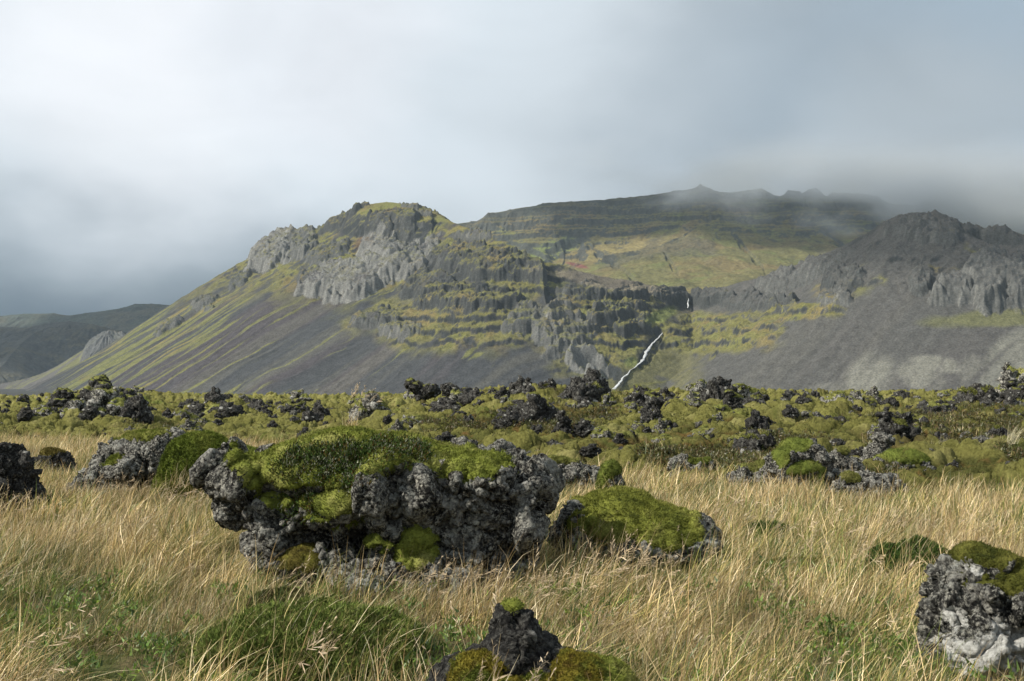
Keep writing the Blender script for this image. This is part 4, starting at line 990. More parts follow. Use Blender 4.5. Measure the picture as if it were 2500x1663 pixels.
def crag_blobs(w, h, seed):
    rr = np.random.default_rng(seed); bl = [((0, 0, .15 * h), (.48 * w, .4 * w, .42 * h))]
    for k in range(7):
        x = rr.uniform(-.36, .36) * w; top = h * (1 - .7 * abs(x) / (.5 * w)) * rr.uniform(.65, 1.0)
        bl.append(((x, rr.uniform(-.18, .18) * w, top * .55), (rr.uniform(.12, .2) * w, rr.uniform(.14, .22) * w, top * .5), (rr.uniform(-15, 15), rr.uniform(-22, 22), 0)))
    return bl
for i, (px, py, Y_, w_, h_, lb, bare) in enumerate(CRAGS):
    p_ = at(px, py, Y_)
    zf = field_z(p_.x, p_.y); zf = min(zf, p_.z + .15)
    h_ *= .95 if px < 900 else 1.05
    if 'anvil' in lb:
        bl = [((0, 0, .2), (.22, .25, .35)), ((-.3, 0, .62), (.42, .3, .24), (0, 20, 0)), ((.25, 0, .45), (.5, .35, .28)), ((.5, 0, .35), (.2, .25, .2)), ((-.5, 0, .78), (.2, .2, .12))]
    elif bare < -.2: bl = [((0, 0, .1), (.45 * w_, .4 * w_, .9 * h_)), ((.1, 0, .1), (.4 * w_, .35 * w_, .7 * h_))]
    else: bl = crag_blobs(w_, h_, 300 + i)
    # upmoss high = bare
    hero_rock('crag' if w_ > .8 else 'rock', lb, Vector((p_.x, p_.y, zf - .10)), bl, max(.022, w_ / 38), min(w_, .8) * .6, 300 + i * 2, mat=M_ROCKD, cat='crag' if w_ > .8 else 'rock', upmoss=.42 + .42 * bare, cav=1.2, amt=1.0, thick=.06, lobe=.3, cols=MC_FIELD, nsp=2500 if bare < .8 else 800, sph=.03)

# --- the many lesser lava lumps: eight shapes, copied
protos = []
for k in range(8):
    rr = np.random.default_rng(900 + k); w_ = .5; h_ = rr.uniform(.25, .5)
    V, F = remesh(crag_blobs(w_, h_, 950 + k), .024); V, N = rough_rock(V, F, .32, 700 + k, 1.0, 1.2)
    me = np_mesh('lava_rock', V, F, True, None, {'up': np.clip(.45 + .75 * N[:, 2], 0, 1), 'white': np.zeros(len(V))})
    o = link('lava_rock', me, M_ROCKD if k % 3 else M_ROCK)
    nzk = fbm3(V / .15, 3, 60 + k); m = .9 * smooth_arr(N[:, 2], F, 4) - (.45 + .3 * (k % 3)) + .4 * nzk
    mo = moss_coat(o, V, F, N, m, .3, .045, .2, 960 + k, MC_FIELD, 700, .028)
    protos.append((o, [c for c in bpy.data.objects if c.parent == o]))
GL = [('lava rocks jutting from the western moss', 'small jagged dark lava rock jutting from the western moss'),
      ('lava rocks jutting from the middle moss slope', 'small jagged dark lava rock in the middle moss slope'),
      ('lava rocks jutting from the eastern moss slope', 'small jagged dark lava rock in the eastern moss slope')]
rr = np.random.default_rng(77); placed = 0; tries = 0; used_proto = set()
while placed < 245 and tries < 20000:
    tries += 1
    px = rr.uniform(-60, 2560); py = rr.uniform(948, 1150)
    _, pxx, Ye, Yc, zc = lava_params(np.array([(px - 1250) / FPX]), np.array([1.0]))
    Y_ = float(Ye[0] + 1.0 + (Yc[0] + 4 - Ye[0]) * rr.random() ** .9)
    x_ = (px - 1250) / FPX * Y_
    dens = float(fbm2(np.array([x_ / 5]), np.array([Y_ / 5]), 3, 88)[0])
    if dens < -.1 and rr.random() < .8: continue
    s = rr.uniform(.5, 1.25) * (1.7 if Y_ > 35 else .95) * (1.5 if rr.random() < .15 else 1)
    k = int(rr.integers(0, 8)); src, msrc = protos[k]
    if k in used_proto:
        o = src.copy(); C.objects.link(o)
        for mc in msrc: m_ = mc.copy(); C.objects.link(m_); m_.parent = o
    else: o = src; used_proto.add(k)
    o.location = (x_, Y_, field_z(x_, Y_) - .07 * s); o.rotation_euler = (rr.uniform(-.15, .15), rr.uniform(-.2, .2), rr.uniform(0, 6.28)); o.scale = (s * rr.uniform(.8, 1.4), s, s * rr.uniform(.8, 1.25))
    g = GL[0 if px < 900 else 1 if px < 1750 else 2]; tag(o, g[1], 'rock', g[0]); placed += 1

# --- rubble too small and too plentiful to count
rub = bpy.data.collections.new('rubble_sources')
for k in (0, 2, 3, 5, 7):
    c_ = bpy.data.objects.new('rubble_%d' % k, protos[k][0].data); rub.objects.link(c_)
RUB = rub
# ------------------------------------------------------------------ grass and other ground plants
hidden = bpy.data.collections.new('sources')      # templates that the scattered stuff repeats; never linked to the scene
def leaf_material(name):
    t = NT(name)
    g = t.attr('g'); tint = t.attr('tint', 'INSTANCER'); sh = t.attr('shade', 'INSTANCER')
    isg = t.math('LESS_THAN', g, tint)
    c = t.mix(isg, t.attr('Col', out='Color'), t.attr('Gcol', out='Color'))
    c = t.scale(c, sh)
    d = t.n('ShaderNodeBsdfDiffuse'); t.l(c, d.inputs[0]); tr = t.n('ShaderNodeBsdfTranslucent'); t.l(c, tr.inputs[0])
    gl = t.n('ShaderNodeBsdfGlossy'); gl.inputs['Roughness'].default_value = .45; gl.inputs[0].default_value = (.9, .9, .85, 1)
    m = t.n('ShaderNodeMixShader'); m.inputs[0].default_value = .30; t.l(d.outputs[0], m.inputs[1]); t.l(tr.outputs[0], m.inputs[2])
    m2 = t.n('ShaderNodeMixShader'); m2.inputs[0].default_value = .035; t.l(m.outputs[0], m2.inputs[1]); t.l(gl.outputs[0], m2.inputs[2])
    t.l(m2.outputs[0], t.out.inputs[0]); return t.m
M_LEAF = leaf_material('grass blades')
STRAW = np.array([(0.53, 0.400, 0.205), (0.43, 0.315, 0.150), (0.62, 0.49, 0.28), (0.32, 0.215, 0.095), (0.46, 0.37, 0.155), (0.70, 0.59, 0.38)])
STRAW = STRAW * np.array([1.12, 1.12, 1.12])
GREEN = np.array([(0.115, 0.155, 0.035), (0.17, 0.20, 0.05), (0.07, 0.115, 0.028), (0.24, 0.23, 0.06)])
def blades(n, rad, hmin, hmax, w, lean, curl, rr, seg=4, flat=0.0):
    """n tapering bent blades; returns verts, quads, per-vertex straw and green colours and a random number per blade"""
    a = rr.random(n) * 6.283; r = rad * np.sqrt(rr.random(n)); bx = r * np.cos(a); by = r * np.sin(a)
    L = hmin + (hmax - hmin) * rr.random(n) ** 1.3
    dx = lean + rr.normal(size=n) * .28; dy = rr.normal(size=n) * .25; c = curl * (.3 + rr.random(n)); 
    fa = a + rr.normal(size=n) * 1.2
    wx_, wy_ = np.cos(fa), np.sin(fa)
    V = np.zeros((n, seg + 1, 2, 3))
    x = bx.copy(); y = by.copy(); z = np.full(n, -.02); st = L / seg
    d = np.stack([dx, dy, np.ones(n)], 1); d /= np.linalg.norm(d, axis=1)[:, None]
    cd = np.stack([.6 + .6 * rr.normal(size=n), .7 * rr.normal(size=n), -np.full(n, 1.0)], 1)
    for k in range(seg + 1):
        ww = w * (1 - (k / seg) ** 1.6 * .92) * (.7 + .6 * 0.5) / 2
        V[:, k, 0] = np.stack([x - wx_ * ww, y - wy_ * ww, z], 1); V[:, k, 1] = np.stack([x + wx_ * ww, y + wy_ * ww, z], 1)
        x = x + d[:, 0] * st; y = y + d[:, 1] * st; z = z + d[:, 2] * st
        d = d + cd * (c / seg * (k + 1) / seg * 1.5)[:, None]; d /= np.linalg.norm(d, axis=1)[:, None]
    V[..., 2] = np.maximum(V[..., 2], -.02)
    V = V.reshape(n, -1, 3); nvp = (seg + 1) * 2
    q = np.array([[2 * k, 2 * k + 1, 2 * k + 3, 2 * k + 2] for k in range(seg)])
    Fq = (q[None] + (np.arange(n) * nvp)[:, None, None]).reshape(-1, 4)
    ci = rr.integers(0, len(STRAW), n); gi = rr.integers(0, len(GREEN), n); j = .55 + .9 * rr.random((n, 1)) ** 1.4
    return V.reshape(-1, 3), Fq, np.repeat(STRAW[ci] * j, nvp, 0), np.repeat(GREEN[gi] * j, nvp, 0), np.repeat(rr.random(n), nvp)
def heads(n, rad, h, lean, rr, ws=.0022):
    """tall stalks with drooping, feathery seed heads"""
    out = []; 
    V, Fq, c, g, r_ = blades(n, rad, h * .75, h, ws, lean, .55, rr, 6)
    tips = V.reshape(n, 7, 2, 3)[:, :, 0]
    vs = [V]; fs = [Fq]; cs = [np.tile(np.array([[.52, .41, .25]]), (len(V), 1)) * np.repeat(.75 + .5 * rr.random((n, 1)), 14, 0)]; base = len(V)
    m = 16
    for i in range(n):
        P = tips[i]; ln = rr.uniform(.28, .42)
        for k in range(m):
            f = 1 - ln * (k / m); s = f * 6; a = int(min(s, 5)); p0 = P[a] + (P[a + 1] - P[a]) * (s - a)
            dr = P[6] - P[4]; dr = dr / (np.linalg.norm(dr) + 1e-6)
            d = dr * 1.0 + np.array([.25, 0, -.25]) + rr.normal(size=3) * .42; d /= np.linalg.norm(d)
            l = h * (.030 + .085 * (k / m)) * rr.uniform(.7, 1.2); sdv = np.cross(d, rr.normal(size=3)); sdv /= np.linalg.norm(sdv) + 1e-6
            w_ = .0016 + .0012 * rr.random()
            q = np.array([p0 - sdv * w_ * .4, p0 + sdv * w_ * .4, p0 + d * l * .6 + sdv * w_, p0 + d * l, p0 + d * l * .6 - sdv * w_])
            vs.append(q); fs.append(np.array([[base, base + 1, base + 2, base + 4]])); out.append([base + 4, base + 2, base + 3]); base += 5
            cs.append(np.tile(np.array([[.52, .41, .27]]) * rr.uniform(.6, 1.25), (5, 1)))
    V = np.concatenate(vs); c = np.concatenate(cs)
    return V, [np.concatenate([x for x in fs]), np.array(out)], c, c, np.full(len(V), 2.0)
def clump(name, parts):
    vs, cs, gs, r_, q4, q3, n0 = [], [], [], [], [], [], 0
    for V, Fq, c, g, r in parts:
        fl = Fq if isinstance(Fq, list) else [Fq]
        for f in fl: (q4 if f.shape[1] == 4 else q3).append(f + n0)
        vs.append(V); cs.append(c); gs.append(g); r_.append(r); n0 += len(V)
    fl = [np.concatenate(q4)] if q4 else []
    if q3: fl.append(np.concatenate(q3))
    me = np_mesh(name, np.concatenate(vs), fl, True, np.concatenate(cs), {'g': np.concatenate(r_)})
    a = me.color_attributes.new('Gcol', 'FLOAT_COLOR', 'POINT'); g4 = np.ones((n0, 4), F32); g4[:, :3] = np.concatenate(gs); a.data.foreach_set('color', g4.ravel())
    me.materials.append(M_LEAF); return me
def source_collection(name, meshes):
    c = bpy.data.collections.new(name)
    for i, m in enumerate(meshes):
        o = bpy.data.objects.new('%s_%02d' % (name, i), m); c.objects.link(o)
    return c
def scatter(name, P, rot, scl, idx, tint, shade, coll):
    me = bpy.data.meshes.new(name); n = len(P)
    me.vertices.add(n); me.vertices.foreach_set('co', np.asarray(P, F32).ravel())
    for k, v, ty in (('scl', scl, 'FLOAT'), ('tint', tint, 'FLOAT'), ('shade', shade, 'FLOAT')):
        a = me.attributes.new(k, ty, 'POINT'); a.data.foreach_set('value', np.asarray(v, F32))
    a = me.attributes.new('idx', 'INT', 'POINT'); a.data.foreach_set('value', np.asarray(idx, np.int32))
    a = me.attributes.new('rot', 'FLOAT_VECTOR', 'POINT'); a.data.foreach_set('vector', np.asarray(rot, F32).ravel())
    o = bpy.data.objects.new(name, me); C.objects.link(o)
    ng = bpy.data.node_groups.new(name, 'GeometryNodeTree')
    ng.interface.new_socket('Geometry', in_out='INPUT', socket_type='NodeSocketGeometry'); ng.interface.new_socket('Geometry', in_out='OUTPUT', socket_type='NodeSocketGeometry')
    N_ = ng.nodes.new; gi = N_('NodeGroupInput'); go = N_('NodeGroupOutput'); ip = N_('GeometryNodeInstanceOnPoints'); ci = N_('GeometryNodeCollectionInfo')
    ci.inputs['Collection'].default_value = coll; ci.inputs['Separate Children'].default_value = True; ci.inputs['Reset Children'].default_value = True
    ip.inputs['Pick Instance'].default_value = True
    def na(nm, ty):
        x = N_('GeometryNodeInputNamedAttribute'); x.data_type = ty; x.inputs['Name'].default_value = nm
        return [s for s in x.outputs if s.enabled and s.name == 'Attribute'][0]
    L = ng.links.new
    L(gi.outputs[0], ip.inputs['Points']); L(ci.outputs[0], ip.inputs['Instance']); L(na('idx', 'INT'), ip.inputs['Instance Index'])
    L(na('rot', 'FLOAT_VECTOR'), ip.inputs['Rotation']); L(na('scl', 'FLOAT'), ip.inputs['Scale']); L(ip.outputs[0], go.inputs[0])
    md = o.modifiers.new('scatter', 'NODES'); md.node_group = ng
    return o
for (px_, Y_, r_a) in [(770, 6.5, .52), (2225, 9.1, .30), (690, 7.75, .2)]: AVOID.append(((px_ - 1250) / FPX * Y_, Y_, r_a))
rr = np.random.default_rng(5)
near = [clump('straw', [blades(44, .16, .10, .42, .0048, .45, 1.2, rr)]) for _ in range(5)]                  # 0-4 straw
near += [clump('short', [blades(70, .15, .04, .15, .0042, .2, 1.3, rr)]) for _ in range(3)]                   # 5-7 short undergrowth
near += [clump('laid', [blades(44, .17, .16, .46, .0048, 1.5, 1.0, rr)]) for _ in range(3)]                    # 8-10 laid over by the wind
near += [clump('seeding', [heads(3, .10, .52, .50, rr), blades(16, .10, .14, .34, .0032, .5, .7, rr)]) for _ in range(4)]    # 11-14
far = [clump('straw_far', [blades(40, .24, .10, .36, .0085, .34, .8, rr, 3)]) for _ in range(5)]              # 0-4
far += [clump('short_far', [blades(48, .22, .07, .22, .010, .2, 1.1, rr, 3)]) for _ in range(3)]              # 5-7
far += [clump('upright_far', [blades(16, .12, .20, .46, .0052, .22, .35, rr, 4)]) for _ in range(3)]          # 8-10
GC_N, GC_F = source_collection('near_grass', near), source_collection('far_grass', far)
def sample_field(rmin, rmax, dens, seed):
    r_ = np.random.default_rng(seed); th_ = .68; area = th_ * (rmax ** 2 - rmin ** 2); n = int(area * dens)
    R_ = np.sqrt(r_.uniform(rmin ** 2, rmax ** 2, n)); a = r_.uniform(-th_, th_, n); return R_ * np.sin(a), R_ * np.cos(a), r_
def avoid(x, y, k=1.0):
    m = np.ones(len(x), bool)
    for (ax, ay, ar) in AVOID: m &= np.hypot(x - ax, y - ay) > ar * k
    return m
# where the turf is green rather than straw
def green_map(x, y):
    px, py = to_px(x, y, np.zeros_like(x)); n = fbm2(x / 1.1, y / 1.1, 3, 91); n2 = fbm2(x / .4, y / .4, 2, 92)
    g = .17 + .34 * ss(0, .5, n) + .15 * n2
    for (cx, cyy, rx, ry, v) in [(1530, 1420, 120, 30, .5), (600, 1330, 230, 70, .35), (90, 1500, 300, 130, .6), (350, 1640, 420, 70, .6), (900, 1640, 420, 90, .75), (700, 1540, 200, 110, .5), (2150, 1640, 320, 85, .65), (1330, 1250, 60, 70, .5), (1960, 1340, 140, 50, .35), (1640, 1400, 160, 40, .45), (1720, 1230, 70, 40, .4), (450, 1600, 260, 60, .4), (1960, 1270, 70, 30, .5), (1450, 1340, 90, 60, .4)]:
        g = np.maximum(g, v * 1.1 * ell(px, py, cx, cyy, rx, ry, 0, .5 * n, .6) + .1)
    return np.clip(g, 0, 1), px, py, n
def field(rmin, rmax, dens, seed, kind):
    x, y, r_ = sample_field(rmin, rmax, dens, seed)
    lm_, R_ = lava_mask(x, y)
    keep = avoid(x, y, .85) & (r_.random(len(x)) > lm_ * 1.02)
    x, y = x[keep], y[keep]; g, px, py, n = green_map(x, y)
    z = GH(x, y); m = len(x); u = r_.random(m)
    laid = ell(px, py, 620, 1300, 260, 120) * .8 + .15
    if kind == 'near':
        idx = np.where(u < .42, r_.integers(5, 8, m), np.where(u < .42 + .3 * laid, r_.integers(8, 11, m), r_.integers(0, 5, m)))
        idx = np.where((r_.random(m) < .03), r_.integers(11, 15, m), idx)
        idx = np.where((g > .55) & (r_.random(m) < .6), r_.integers(5, 8, m), idx)
    else:
        idx = np.where(u < .30, r_.integers(5, 8, m), r_.integers(0, 5, m)); idx = np.where(r_.random(m) < .16, r_.integers(8, 11, m), idx)
    g = np.where(idx == -1, g, g) + np.where((idx >= 5) & (idx < 8), .22, 0)
    s = (.75 + .5 * r_.random(m)) * (1 + .25 * n) * (1 - .3 * ss(.5, 1, g))
    tu1, tu2, tu3 = worley2((x + .2 * n) / .75, y / .75, 17); tus = ss(.6, .1, tu1)
    s = s * (.72 + .5 * tus); lean_ = fbm2(x / 1.7, y / 1.7, 2, 93)
    rot = np.stack([r_.normal(size=m) * .14, .35 * lean_ + r_.normal(size=m) * .18, r_.normal(size=m) * .8 + 1.2 * fbm2(x / 2.5, y / 2.5, 2, 94)], 1)
    g = g + .16 * (tu3 > .72) + .1 * (1 - tus)
    sh = (.82 + .42 * r_.random(m) + .22 * n) * (.80 + .3 * tus) * (.85 + .3 * tu3)
    return np.stack([x, y, z], 1), rot, s, idx, np.clip(g, 0, .97), sh
o = scatter('grass', *field(3.3, 12.5, 95, 1, 'near'), GC_N)
tag(o, 'wind-combed straw and green grass of the near meadow', 'grass', kind='stuff')
o = scatter('grass', *field(12.0, 40.0, 34, 2, 'far'), GC_F)
tag(o, 'pale straw grass reaching back to the moss field', 'grass', kind='stuff')
# feathery stalks bending before the boulder, and the tall ones by the outcrop
def stand(name, spots, label, idxs, coll, tint=.05, s0=1.0, seed=3):
    r_ = np.random.default_rng(seed); P = []
    for (px, Y_, rx, ry, n) in spots:
        for _ in range(n):
            x = (px - 1250) / FPX * Y_ + r_.normal() * rx; y = Y_ + r_.normal() * ry; P.append((x, y, gz(x, y)))
    P = np.array(P); m = len(P)
    o = scatter(name, P, np.stack([r_.normal(size=m) * .1, .12 + r_.normal(size=m) * .15, r_.normal(size=m) * .4], 1), s0 * (.8 + .4 * r_.random(m)), r_.choice(idxs, m), np.full(m, tint), .95 + .25 * r_.random(m), coll)
    return tag(o, label, 'grass', kind='stuff')
stand('tall_grass', [(1060, 7.9, .25, .10, 6), (1230, 7.9, .30, .12, 7), (1380, 7.8, .3, .12, 6), (700, 8.2, .2, .1, 3), (1480, 8.2, .4, .2, 5), (1500, 6.8, .3, .2, 3), (1750, 8.2, .5, .4, 4), (150, 11.0, .6, .6, 4)], 'feathery seeding grass stalks bending before the boulders', [11, 12, 13, 14], GC_N, s0=1.0)
stand('tall_grass', [(345, 15.6, .3, .2, 6), (450, 14.0, .3, .2, 10), (500, 13.2, .4, .2, 8), (300, 14.5, .5, .2, 8), (60, 12.6, .3, .2, 6)], 'seeding grass leaning over the slanting outcrop and moss mound', [11, 12, 13, 14], GC_N, s0=1.05, seed=4)
# dry tuft on the crest of the great boulder
bo, bV, bF, bN = BB
ti = np.argmin((bV[:, 0] - (-.25)) ** 2 + (bV[:, 1] - .1) ** 2 - .5 * bV[:, 2]); tp = bV[ti] + np.array(bo.location)
r_ = np.random.default_rng(9)
V_, F_, c_, g_, q_ = blades(90, .07, .05, .17, .0035, .1, .7, r_); V2, F2, c2, g2, q2 = heads(7, .10, .50, .42, r_)
me = clump('dry_tuft', [(V_, F_, c_, c_, q_ + 5), (V2, F2, c2, c2, q2)])
mt = NT('dry stalks'); mt.surf(mt.attr('Col', out='Color'), .9); me.materials.clear(); me.materials.append(mt.m)
o = link('grass_tuft', me); o.location = (tp[0], tp[1], tp[2] + .05)
tag(o, 'dry tuft with tall bent stalks growing atop the huge boulder', 'grass tuft')
# pale tussocks on the heath slope to the east
PT = [clump('tussock', [blades(60, .08, .15, .34, .006, .25, .6, rr, 4)])]
P_ = []; r_ = np.random.default_rng(12)
for (px, py, Y_) in [(2310, 1095, 21), (2345, 1085, 21.5), (2380, 1100, 20.5), (2420, 1120, 20), (2300, 1075, 22.5), (2450, 1130, 19.6), (2280, 1120, 20.2), (2400, 1080, 22), (2470, 1110, 20.5), (2260, 1085, 22)]:
    p_ = at(px, py, Y_); P_.append((p_.x, p_.y, field_z(p_.x, p_.y) - .03))
straw_pale = clump('pale_tussock', [blades(70, .09, .16, .36, .006, .35, .6, rr, 4)])
tm = NT('pale tussock straw'); tm.surf((.50, .46, .30), .9); straw_pale.materials.clear(); straw_pale.materials.append(tm.m)
for i, q in enumerate(P_):
    o = link('tussock', straw_pale); o.location = q; o.rotation_euler.z = r_.uniform(-.6, .6); s = r_.uniform(.8, 1.3); o.scale = (s, s, s)
    tag(o, 'pale bleached grass tussock on the red-brown heath slope', 'tussock', 'pale tussocks on the heath slope')
# straw spears and sparse heath grass through the moss field
def sprig(n, rad, h, cols, w, rr, leaves=14):
    P = np.stack([rr.normal(size=n) * rad, rr.normal(size=n) * rad, np.zeros(n)], 1); P = np.repeat(P, leaves, 0)
    P[:, 2] += rr.random(n * leaves) * h; P[:, :2] += rr.normal(size=(n * leaves, 2)) * h * .25
    v, f = spikes(P, np.tile(np.array([[.15, 0, .9]]), (len(P), 1)), h * .42, w, rr, jit=.8)
    c = np.repeat(np.array(cols)[rr.integers(0, len(cols), len(P))] * (.6 + .8 * rr.random((len(P), 1))), 3, 0)
    return v, f, c, c, np.full(len(v), 2.0)
HC = [(0.060, 0.070, 0.020), (0.050, 0.060, 0.018), (0.080, 0.080, 0.026), (0.095, 0.06, 0.024), (.10, .085, .03)]
heathm = [clump('heath', [sprig(9, .16, .11, HC, .022, rr)]) for _ in range(4)] + [clump('heath_grass', [blades(26, .2, .10, .26, .008, .25, .8, rr, 3)]) for _ in range(2)]
GC_H = source_collection('heath_sources', heathm)
r_ = np.random.default_rng(21); sel = r_.choice(MOSSF['X'].size, 76000, p=None)
xs, ys, zs, fl_, lmk = [MOSSF[k].ravel()[sel] for k in ('X', 'Y', 'Z', 'flat', 'lm')]
Rr = np.hypot(xs, ys); pk = (fl_ > .35) & (lmk > .6) & (Rr < 60) & (r_.random(len(xs)) < .45 * fl_); xs, ys, zs = xs[pk], ys[pk], zs[pk]; m = len(xs)
o = scatter('heath', np.stack([xs, ys, zs - .015], 1), np.stack([np.zeros(m), np.zeros(m), r_.random(m) * 6.28], 1), .55 + .7 * r_.random(m), np.where(r_.random(m) < .12, r_.integers(4, 6, m), r_.integers(0, 4, m)), np.full(m, .3), .8 + .5 * r_.random(m), GC_H)
tag(o, 'low dark heath and russet plants between the moss cushions', 'heath', kind='stuff')
r_ = np.random.default_rng(23); sel = r_.choice(MOSSF['X'].size, 11500)
xs, ys, zs, fl_, lmk = [MOSSF[k].ravel()[sel] for k in ('X', 'Y', 'Z', 'flat', 'lm')]
dn_ = fbm2(xs / 3, ys / 3, 3, 99) + .3 * fbm2(xs / .8, ys / .8, 2, 98); pk = (lmk > .7) & (r_.random(len(xs)) < .04 + 1.2 * np.clip(dn_, 0, 1)); xs, ys, zs = xs[pk], ys[pk], zs[pk]; m = len(xs); Rr = np.hypot(xs, ys)
o = scatter('rubble', np.stack([xs, ys, zs - .02], 1), np.stack([r_.normal(size=m) * .4, r_.normal(size=m) * .4, r_.random(m) * 6.28], 1), (.14 + .38 * r_.random(m) ** 2.2) * (.8 + Rr / 60), r_.integers(0, 5, m), np.zeros(m), np.ones(m), RUB)
tag(o, 'scattered bits of dark clinker strewn among the moss cushions', 'rubble', kind='stuff')
# --- evergreen cushions in the meadow
def green_mound(label, px, Y_, w_, d_, h_, n, cols, hh, seed, name='juniper', cat='shrub', lw=.008, sk=0.0):
    r_ = np.random.default_rng(seed); loc = spot(px, Y_)
    root = bpy.data.objects.new(name, None); C.objects.link(root); root.location = loc; tag(root, label, cat)
    a = r_.random(n) * 6.283; r = np.sqrt(r_.random(n)) * (1 + .12 * np.sin(3 * a + seed))
    x = np.cos(a) * r * w_; y = np.sin(a) * r * d_; z = h_ * np.sqrt(np.clip(1 - r ** 2, 0, 1)) * (.8 + .35 * fbm2(x / .2, y / .2, 3, seed)) + sk * x
    nrm_ = np.stack([x / w_ ** 2, y / d_ ** 2, np.full(n, 1.0 / h_) * .7], 1); nrm_ /= np.linalg.norm(nrm_, axis=1)[:, None]
    P = np.stack([x, y, z], 1); lv = 9
    br = nrm_ + r_.normal(size=(n, 3)) * .35 + np.array([0, 0, .5]); br /= np.linalg.norm(br, axis=1)[:, None]
    t_ = r_.random((n, lv, 1)); Pl = (P[:, None] + br[:, None] * (t_ * hh) + r_.normal(size=(n, lv, 3)) * hh * .08).reshape(-1, 3)
    v, f = spikes(Pl, np.repeat(br, lv, 0), hh * .34, lw, r_, jit=.75)
    c = np.repeat(np.repeat(np.array(cols)[r_.integers(0, len(cols), n)], lv, 0) * (.55 + .8 * r_.random((n * lv, 1))), 3, 0)
    link('foliage', np_mesh('foliage', v, f, True, c), M_MOSS, root)
    # woody heart
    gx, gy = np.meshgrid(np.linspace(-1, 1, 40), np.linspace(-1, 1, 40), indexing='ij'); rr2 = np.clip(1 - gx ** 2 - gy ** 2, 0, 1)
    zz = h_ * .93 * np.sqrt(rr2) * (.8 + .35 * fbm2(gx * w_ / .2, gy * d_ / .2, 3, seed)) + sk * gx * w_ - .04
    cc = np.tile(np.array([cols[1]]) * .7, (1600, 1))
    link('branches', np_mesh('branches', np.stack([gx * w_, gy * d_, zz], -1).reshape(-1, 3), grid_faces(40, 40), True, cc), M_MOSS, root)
    return root
JUN = [(0.055, 0.105, 0.026), (0.032, 0.068, 0.018), (0.085, 0.14, 0.034), (.11, .145, .035)]
green_mound('dark green evergreen cushion beside the white-lichened rock', 2225, 9.1, .38, .34, .31, 6500, JUN, .07, 3)
green_mound('wide low evergreen mat in front of the huge boulder', 770, 6.5, .64, .66, .31, 22000, [(.16, .225, .05), (.11, .165, .036), (.20, .25, .065), (.23, .23, .08), (.16, .20, .05)], .075, 5, name='crowberry')
green_mound('grey-green bristly cushion under the small brown-mossed rock', 690, 7.75, .27, .3, .22, 5200, [(.13, .14, .055), (.085, .095, .035), (.18, .18, .08), (.10, .07, .03)], .028, 7, name='moss_cushion', cat='moss cushion', lw=.006)
green_mound('small dark green tuft in the open straw meadow', 1870, 11.6, .22, .2, .13, 1500, JUN, .08, 9)
green_mound('yellow-green moss cushion showing through the straw in the middle meadow', 1960, 9.6, .40, .2, .12, 3500, [(.15, .15, .035), (.11, .11, .03), (.19, .18, .05)], .03, 11, name='moss_cushion', cat='moss cushion')
green_mound('low moss cushion behind the small dark tuft', 1695, 12.6, .33, .25, .14, 2500, [(.14, .15, .04), (.11, .11, .03)], .03, 13, name='moss_cushion', cat='moss cushion')
# long green and yellowed blades growing up through the evergreen mats
def through(px, Y_, w_, d_, h_, n, seed, tint, label):
    r_ = np.random.default_rng(seed); a = r_.random(n) * 6.283; r = np.sqrt(r_.random(n)) * .97; q = spot(px, Y_)
    x = q.x + np.cos(a) * r * w_; y = q.y + np.sin(a) * r * d_; z = q.z + h_ * .75 * np.sqrt(1 - r ** 2) - .03
    o = scatter('grass', np.stack([x, y, z], 1), np.stack([r_.normal(size=n) * .1, r_.normal(size=n) * .1, r_.normal(size=n) * .6], 1), .7 + .5 * r_.random(n), r_.choice([0, 1, 2, 3, 8, 9], n), np.full(n, tint), .8 + .4 * r_.random(n), GC_T)
    tag(o, label, 'grass', kind='stuff')
thin = [clump('thin', [blades(9, .14, .14, .42, .0036, .5, .9, rr, 5)]) for _ in range(10)]
GC_T = source_collection('thin_grass', thin)
through(770, 6.5, .64, .66, .31, 110, 41, .72, 'long green blades growing up through the wide evergreen mat')
through(2225, 9.1, .38, .34, .38, 22, 42, .1, 'straw blades growing through the evergreen cushion')
through(490, 14.6, .6, .3, .5, 40, 43, .3, 'green and straw blades hanging over the high moss mound')
# small leafy herbs in the near turf
herb = [clump('herb', [sprig(8, .07, .07, [(.10, .17, .03), (.16, .22, .04), (.07, .12, .03), (.13, .19, .04)], .014, rr, 7)]) for _ in range(3)]
GC_E = source_collection('herb_sources', herb)
x, y, r_ = sample_field(4.6, 9.5, 14, 31); g, px, py, n = green_map(x, y); k = avoid(x, y) & (r_.random(len(x)) < g * 1.2); x, y = x[k], y[k]; m = len(x)
o = scatter('herbs', np.stack([x, y, GH(x, y) + .05], 1), np.stack([np.zeros(m), np.zeros(m), r_.random(m) * 6.28], 1), .8 + .6 * r_.random(m), r_.integers(0, 3, m), np.zeros(m), .8 + .5 * r_.random(m), GC_E)
tag(o, 'small leafy green herbs low in the near turf', 'herbs', kind='stuff')
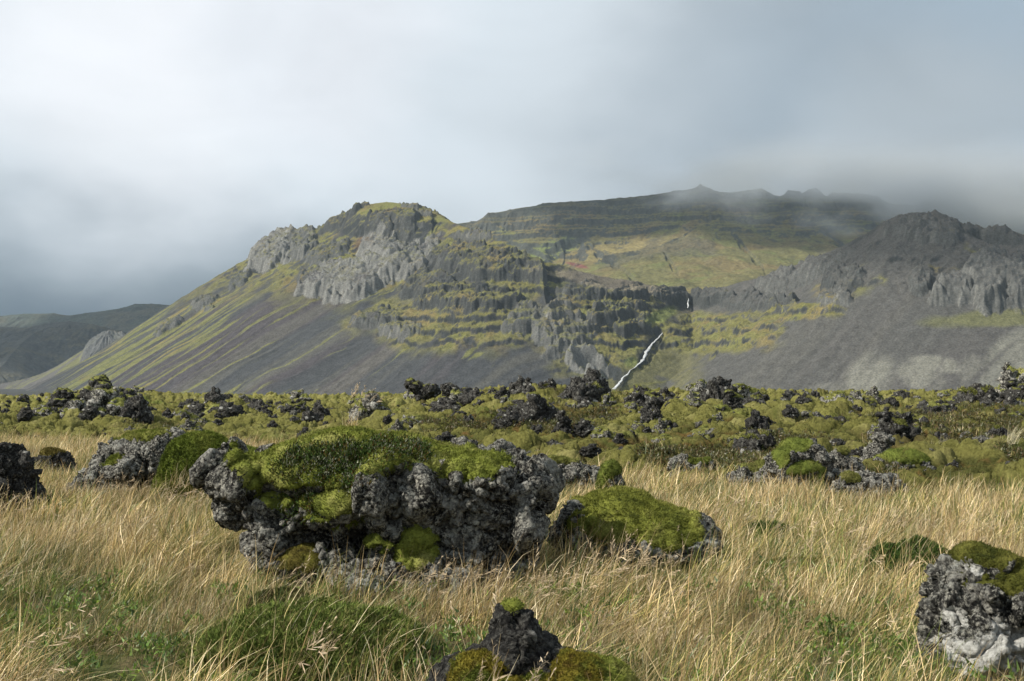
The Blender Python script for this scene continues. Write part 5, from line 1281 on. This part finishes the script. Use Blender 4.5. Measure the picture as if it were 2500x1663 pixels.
# ------------------------------------------------------------------ air
def volume_box(name, x0, x1, y0, y1, z0, z1, mat):
    v = [(x, y, z) for x in (x0, x1) for y in (y0, y1) for z in (z0, z1)]
    f = [(0, 1, 3, 2), (4, 6, 7, 5), (0, 4, 5, 1), (2, 3, 7, 6), (0, 2, 6, 4), (1, 5, 7, 3)]
    me = bpy.data.meshes.new(name); me.from_pydata(v, [], f); me.materials.append(mat); me.update()
    o = bpy.data.objects.new(name, me); C.objects.link(o); return o
hm = NT('haze air')
pv = hm.n('ShaderNodeVolumePrincipled'); pv.inputs['Color'].default_value = (0.66, 0.82, 1.0, 1); pv.inputs['Density'].default_value = HAZE
pv.inputs['Anisotropy'].default_value = 0.2
hm.l(pv.outputs[0], hm.out.inputs['Volume'])
tag(volume_box('haze', -7000, 7000, -300, 5500, -45, 680, hm.m), kind='stuff')

# mist dragging over the crest of the far ridge, and unseen clouds added to throw shade on ridge, peak and western hills
mm = NT('mist'); p = mm.pos()
sx = mm.n('ShaderNodeSeparateXYZ'); mm.l(p, sx.inputs[0])
mpn = mm.n('ShaderNodeMapping'); mpn.inputs['Scale'].default_value = (1, 1, 1.8); mm.l(p, mpn.inputs[0])
nn_ = mm.noise(.0034, 4, .55, mpn.outputs[0])
# denser with height and toward the east
hgt_ = mm.math('ADD', mm.math('MULTIPLY', mm.math('SUBTRACT', sx.outputs[2], 522.0), 1 / 150), mm.math('MULTIPLY', mm.math('SUBTRACT', sx.outputs[0], 550.0), 1 / 800))
dn = mm.math('MULTIPLY', mm.mr(mm.math('ADD', hgt_, mm.math('MULTIPLY', mm.math('SUBTRACT', nn_, .5), 3.6)), .0, 1.6, 0, 1, True), .0155)
# thin out toward every side of the cloud so that it has no edge
def fall(sock, a, b): return mm.mr(sock, a, b, 0, 1, True)
for q in (fall(sx.outputs[0], -150, 500), fall(sx.outputs[2], 330, 470), fall(sx.outputs[2], 675, 540), fall(sx.outputs[1], 2850, 3250), fall(sx.outputs[1], 4000, 3800), fall(sx.outputs[0], 3100, 2600)): dn = mm.math('MULTIPLY', dn, q)
vs_ = mm.n('ShaderNodeVolumePrincipled'); vs_.inputs['Color'].default_value = (0.90, 0.93, 0.96, 1); mm.l(dn, vs_.inputs['Density']); mm.l(vs_.outputs[0], mm.out.inputs['Volume'])
mo_ = volume_box('mist', -150, 3100, 2850, 4000, 330, 760, mm.m)
tag(mo_, 'grey cloud wisps dragging over the crest of the far ridge', 'mist', kind='stuff')
def cloud(cx, cy_, cz, rx, ry, rz, seed, label, thin=.4):  # out-of-view cloud, added only for the shade it casts
    v, f = icosphere(5); n = fbm3(v * 1.6, 4, seed, .55); v = v * (1 + .45 * n)[:, None] * np.array([rx, ry, rz])
    m = NT('cloud'); df = m.n('ShaderNodeBsdfDiffuse'); df.inputs[0].default_value = (.8, .82, .85, 1); tp_ = m.n('ShaderNodeBsdfTransparent'); mx = m.n('ShaderNodeMixShader'); mx.inputs[0].default_value = thin; m.l(df.outputs[0], mx.inputs[1]); m.l(tp_.outputs[0], mx.inputs[2]); m.l(mx.outputs[0], m.out.inputs[0])
    o = link('cloud', np_mesh('cloud', v, f), m.m); o.location = (cx, cy_, cz); tag(o, label, 'cloud')
def shade(tx, ty, tz, alt):  # where a cloud must hang, up-sun, to shade the target
    k = (alt - tz) / SUN_DIR.z; return tx + SUN_DIR.x * k, ty + SUN_DIR.y * k, alt
cloud(*shade(1400, 3520, 500, 2500), 1250, 480, 110, 3, 'broad unseen grey cloud added to shade the far ridge')
cloud(*shade(640, 1590, 220, 2000), 230, 150, 50, 5, 'small unseen grey cloud added to shade the dark peak', .62)
cloud(*shade(-1250, 3900, 150, 2500), 950, 800, 110, 7, 'unseen grey cloud added to shade the far western hills')
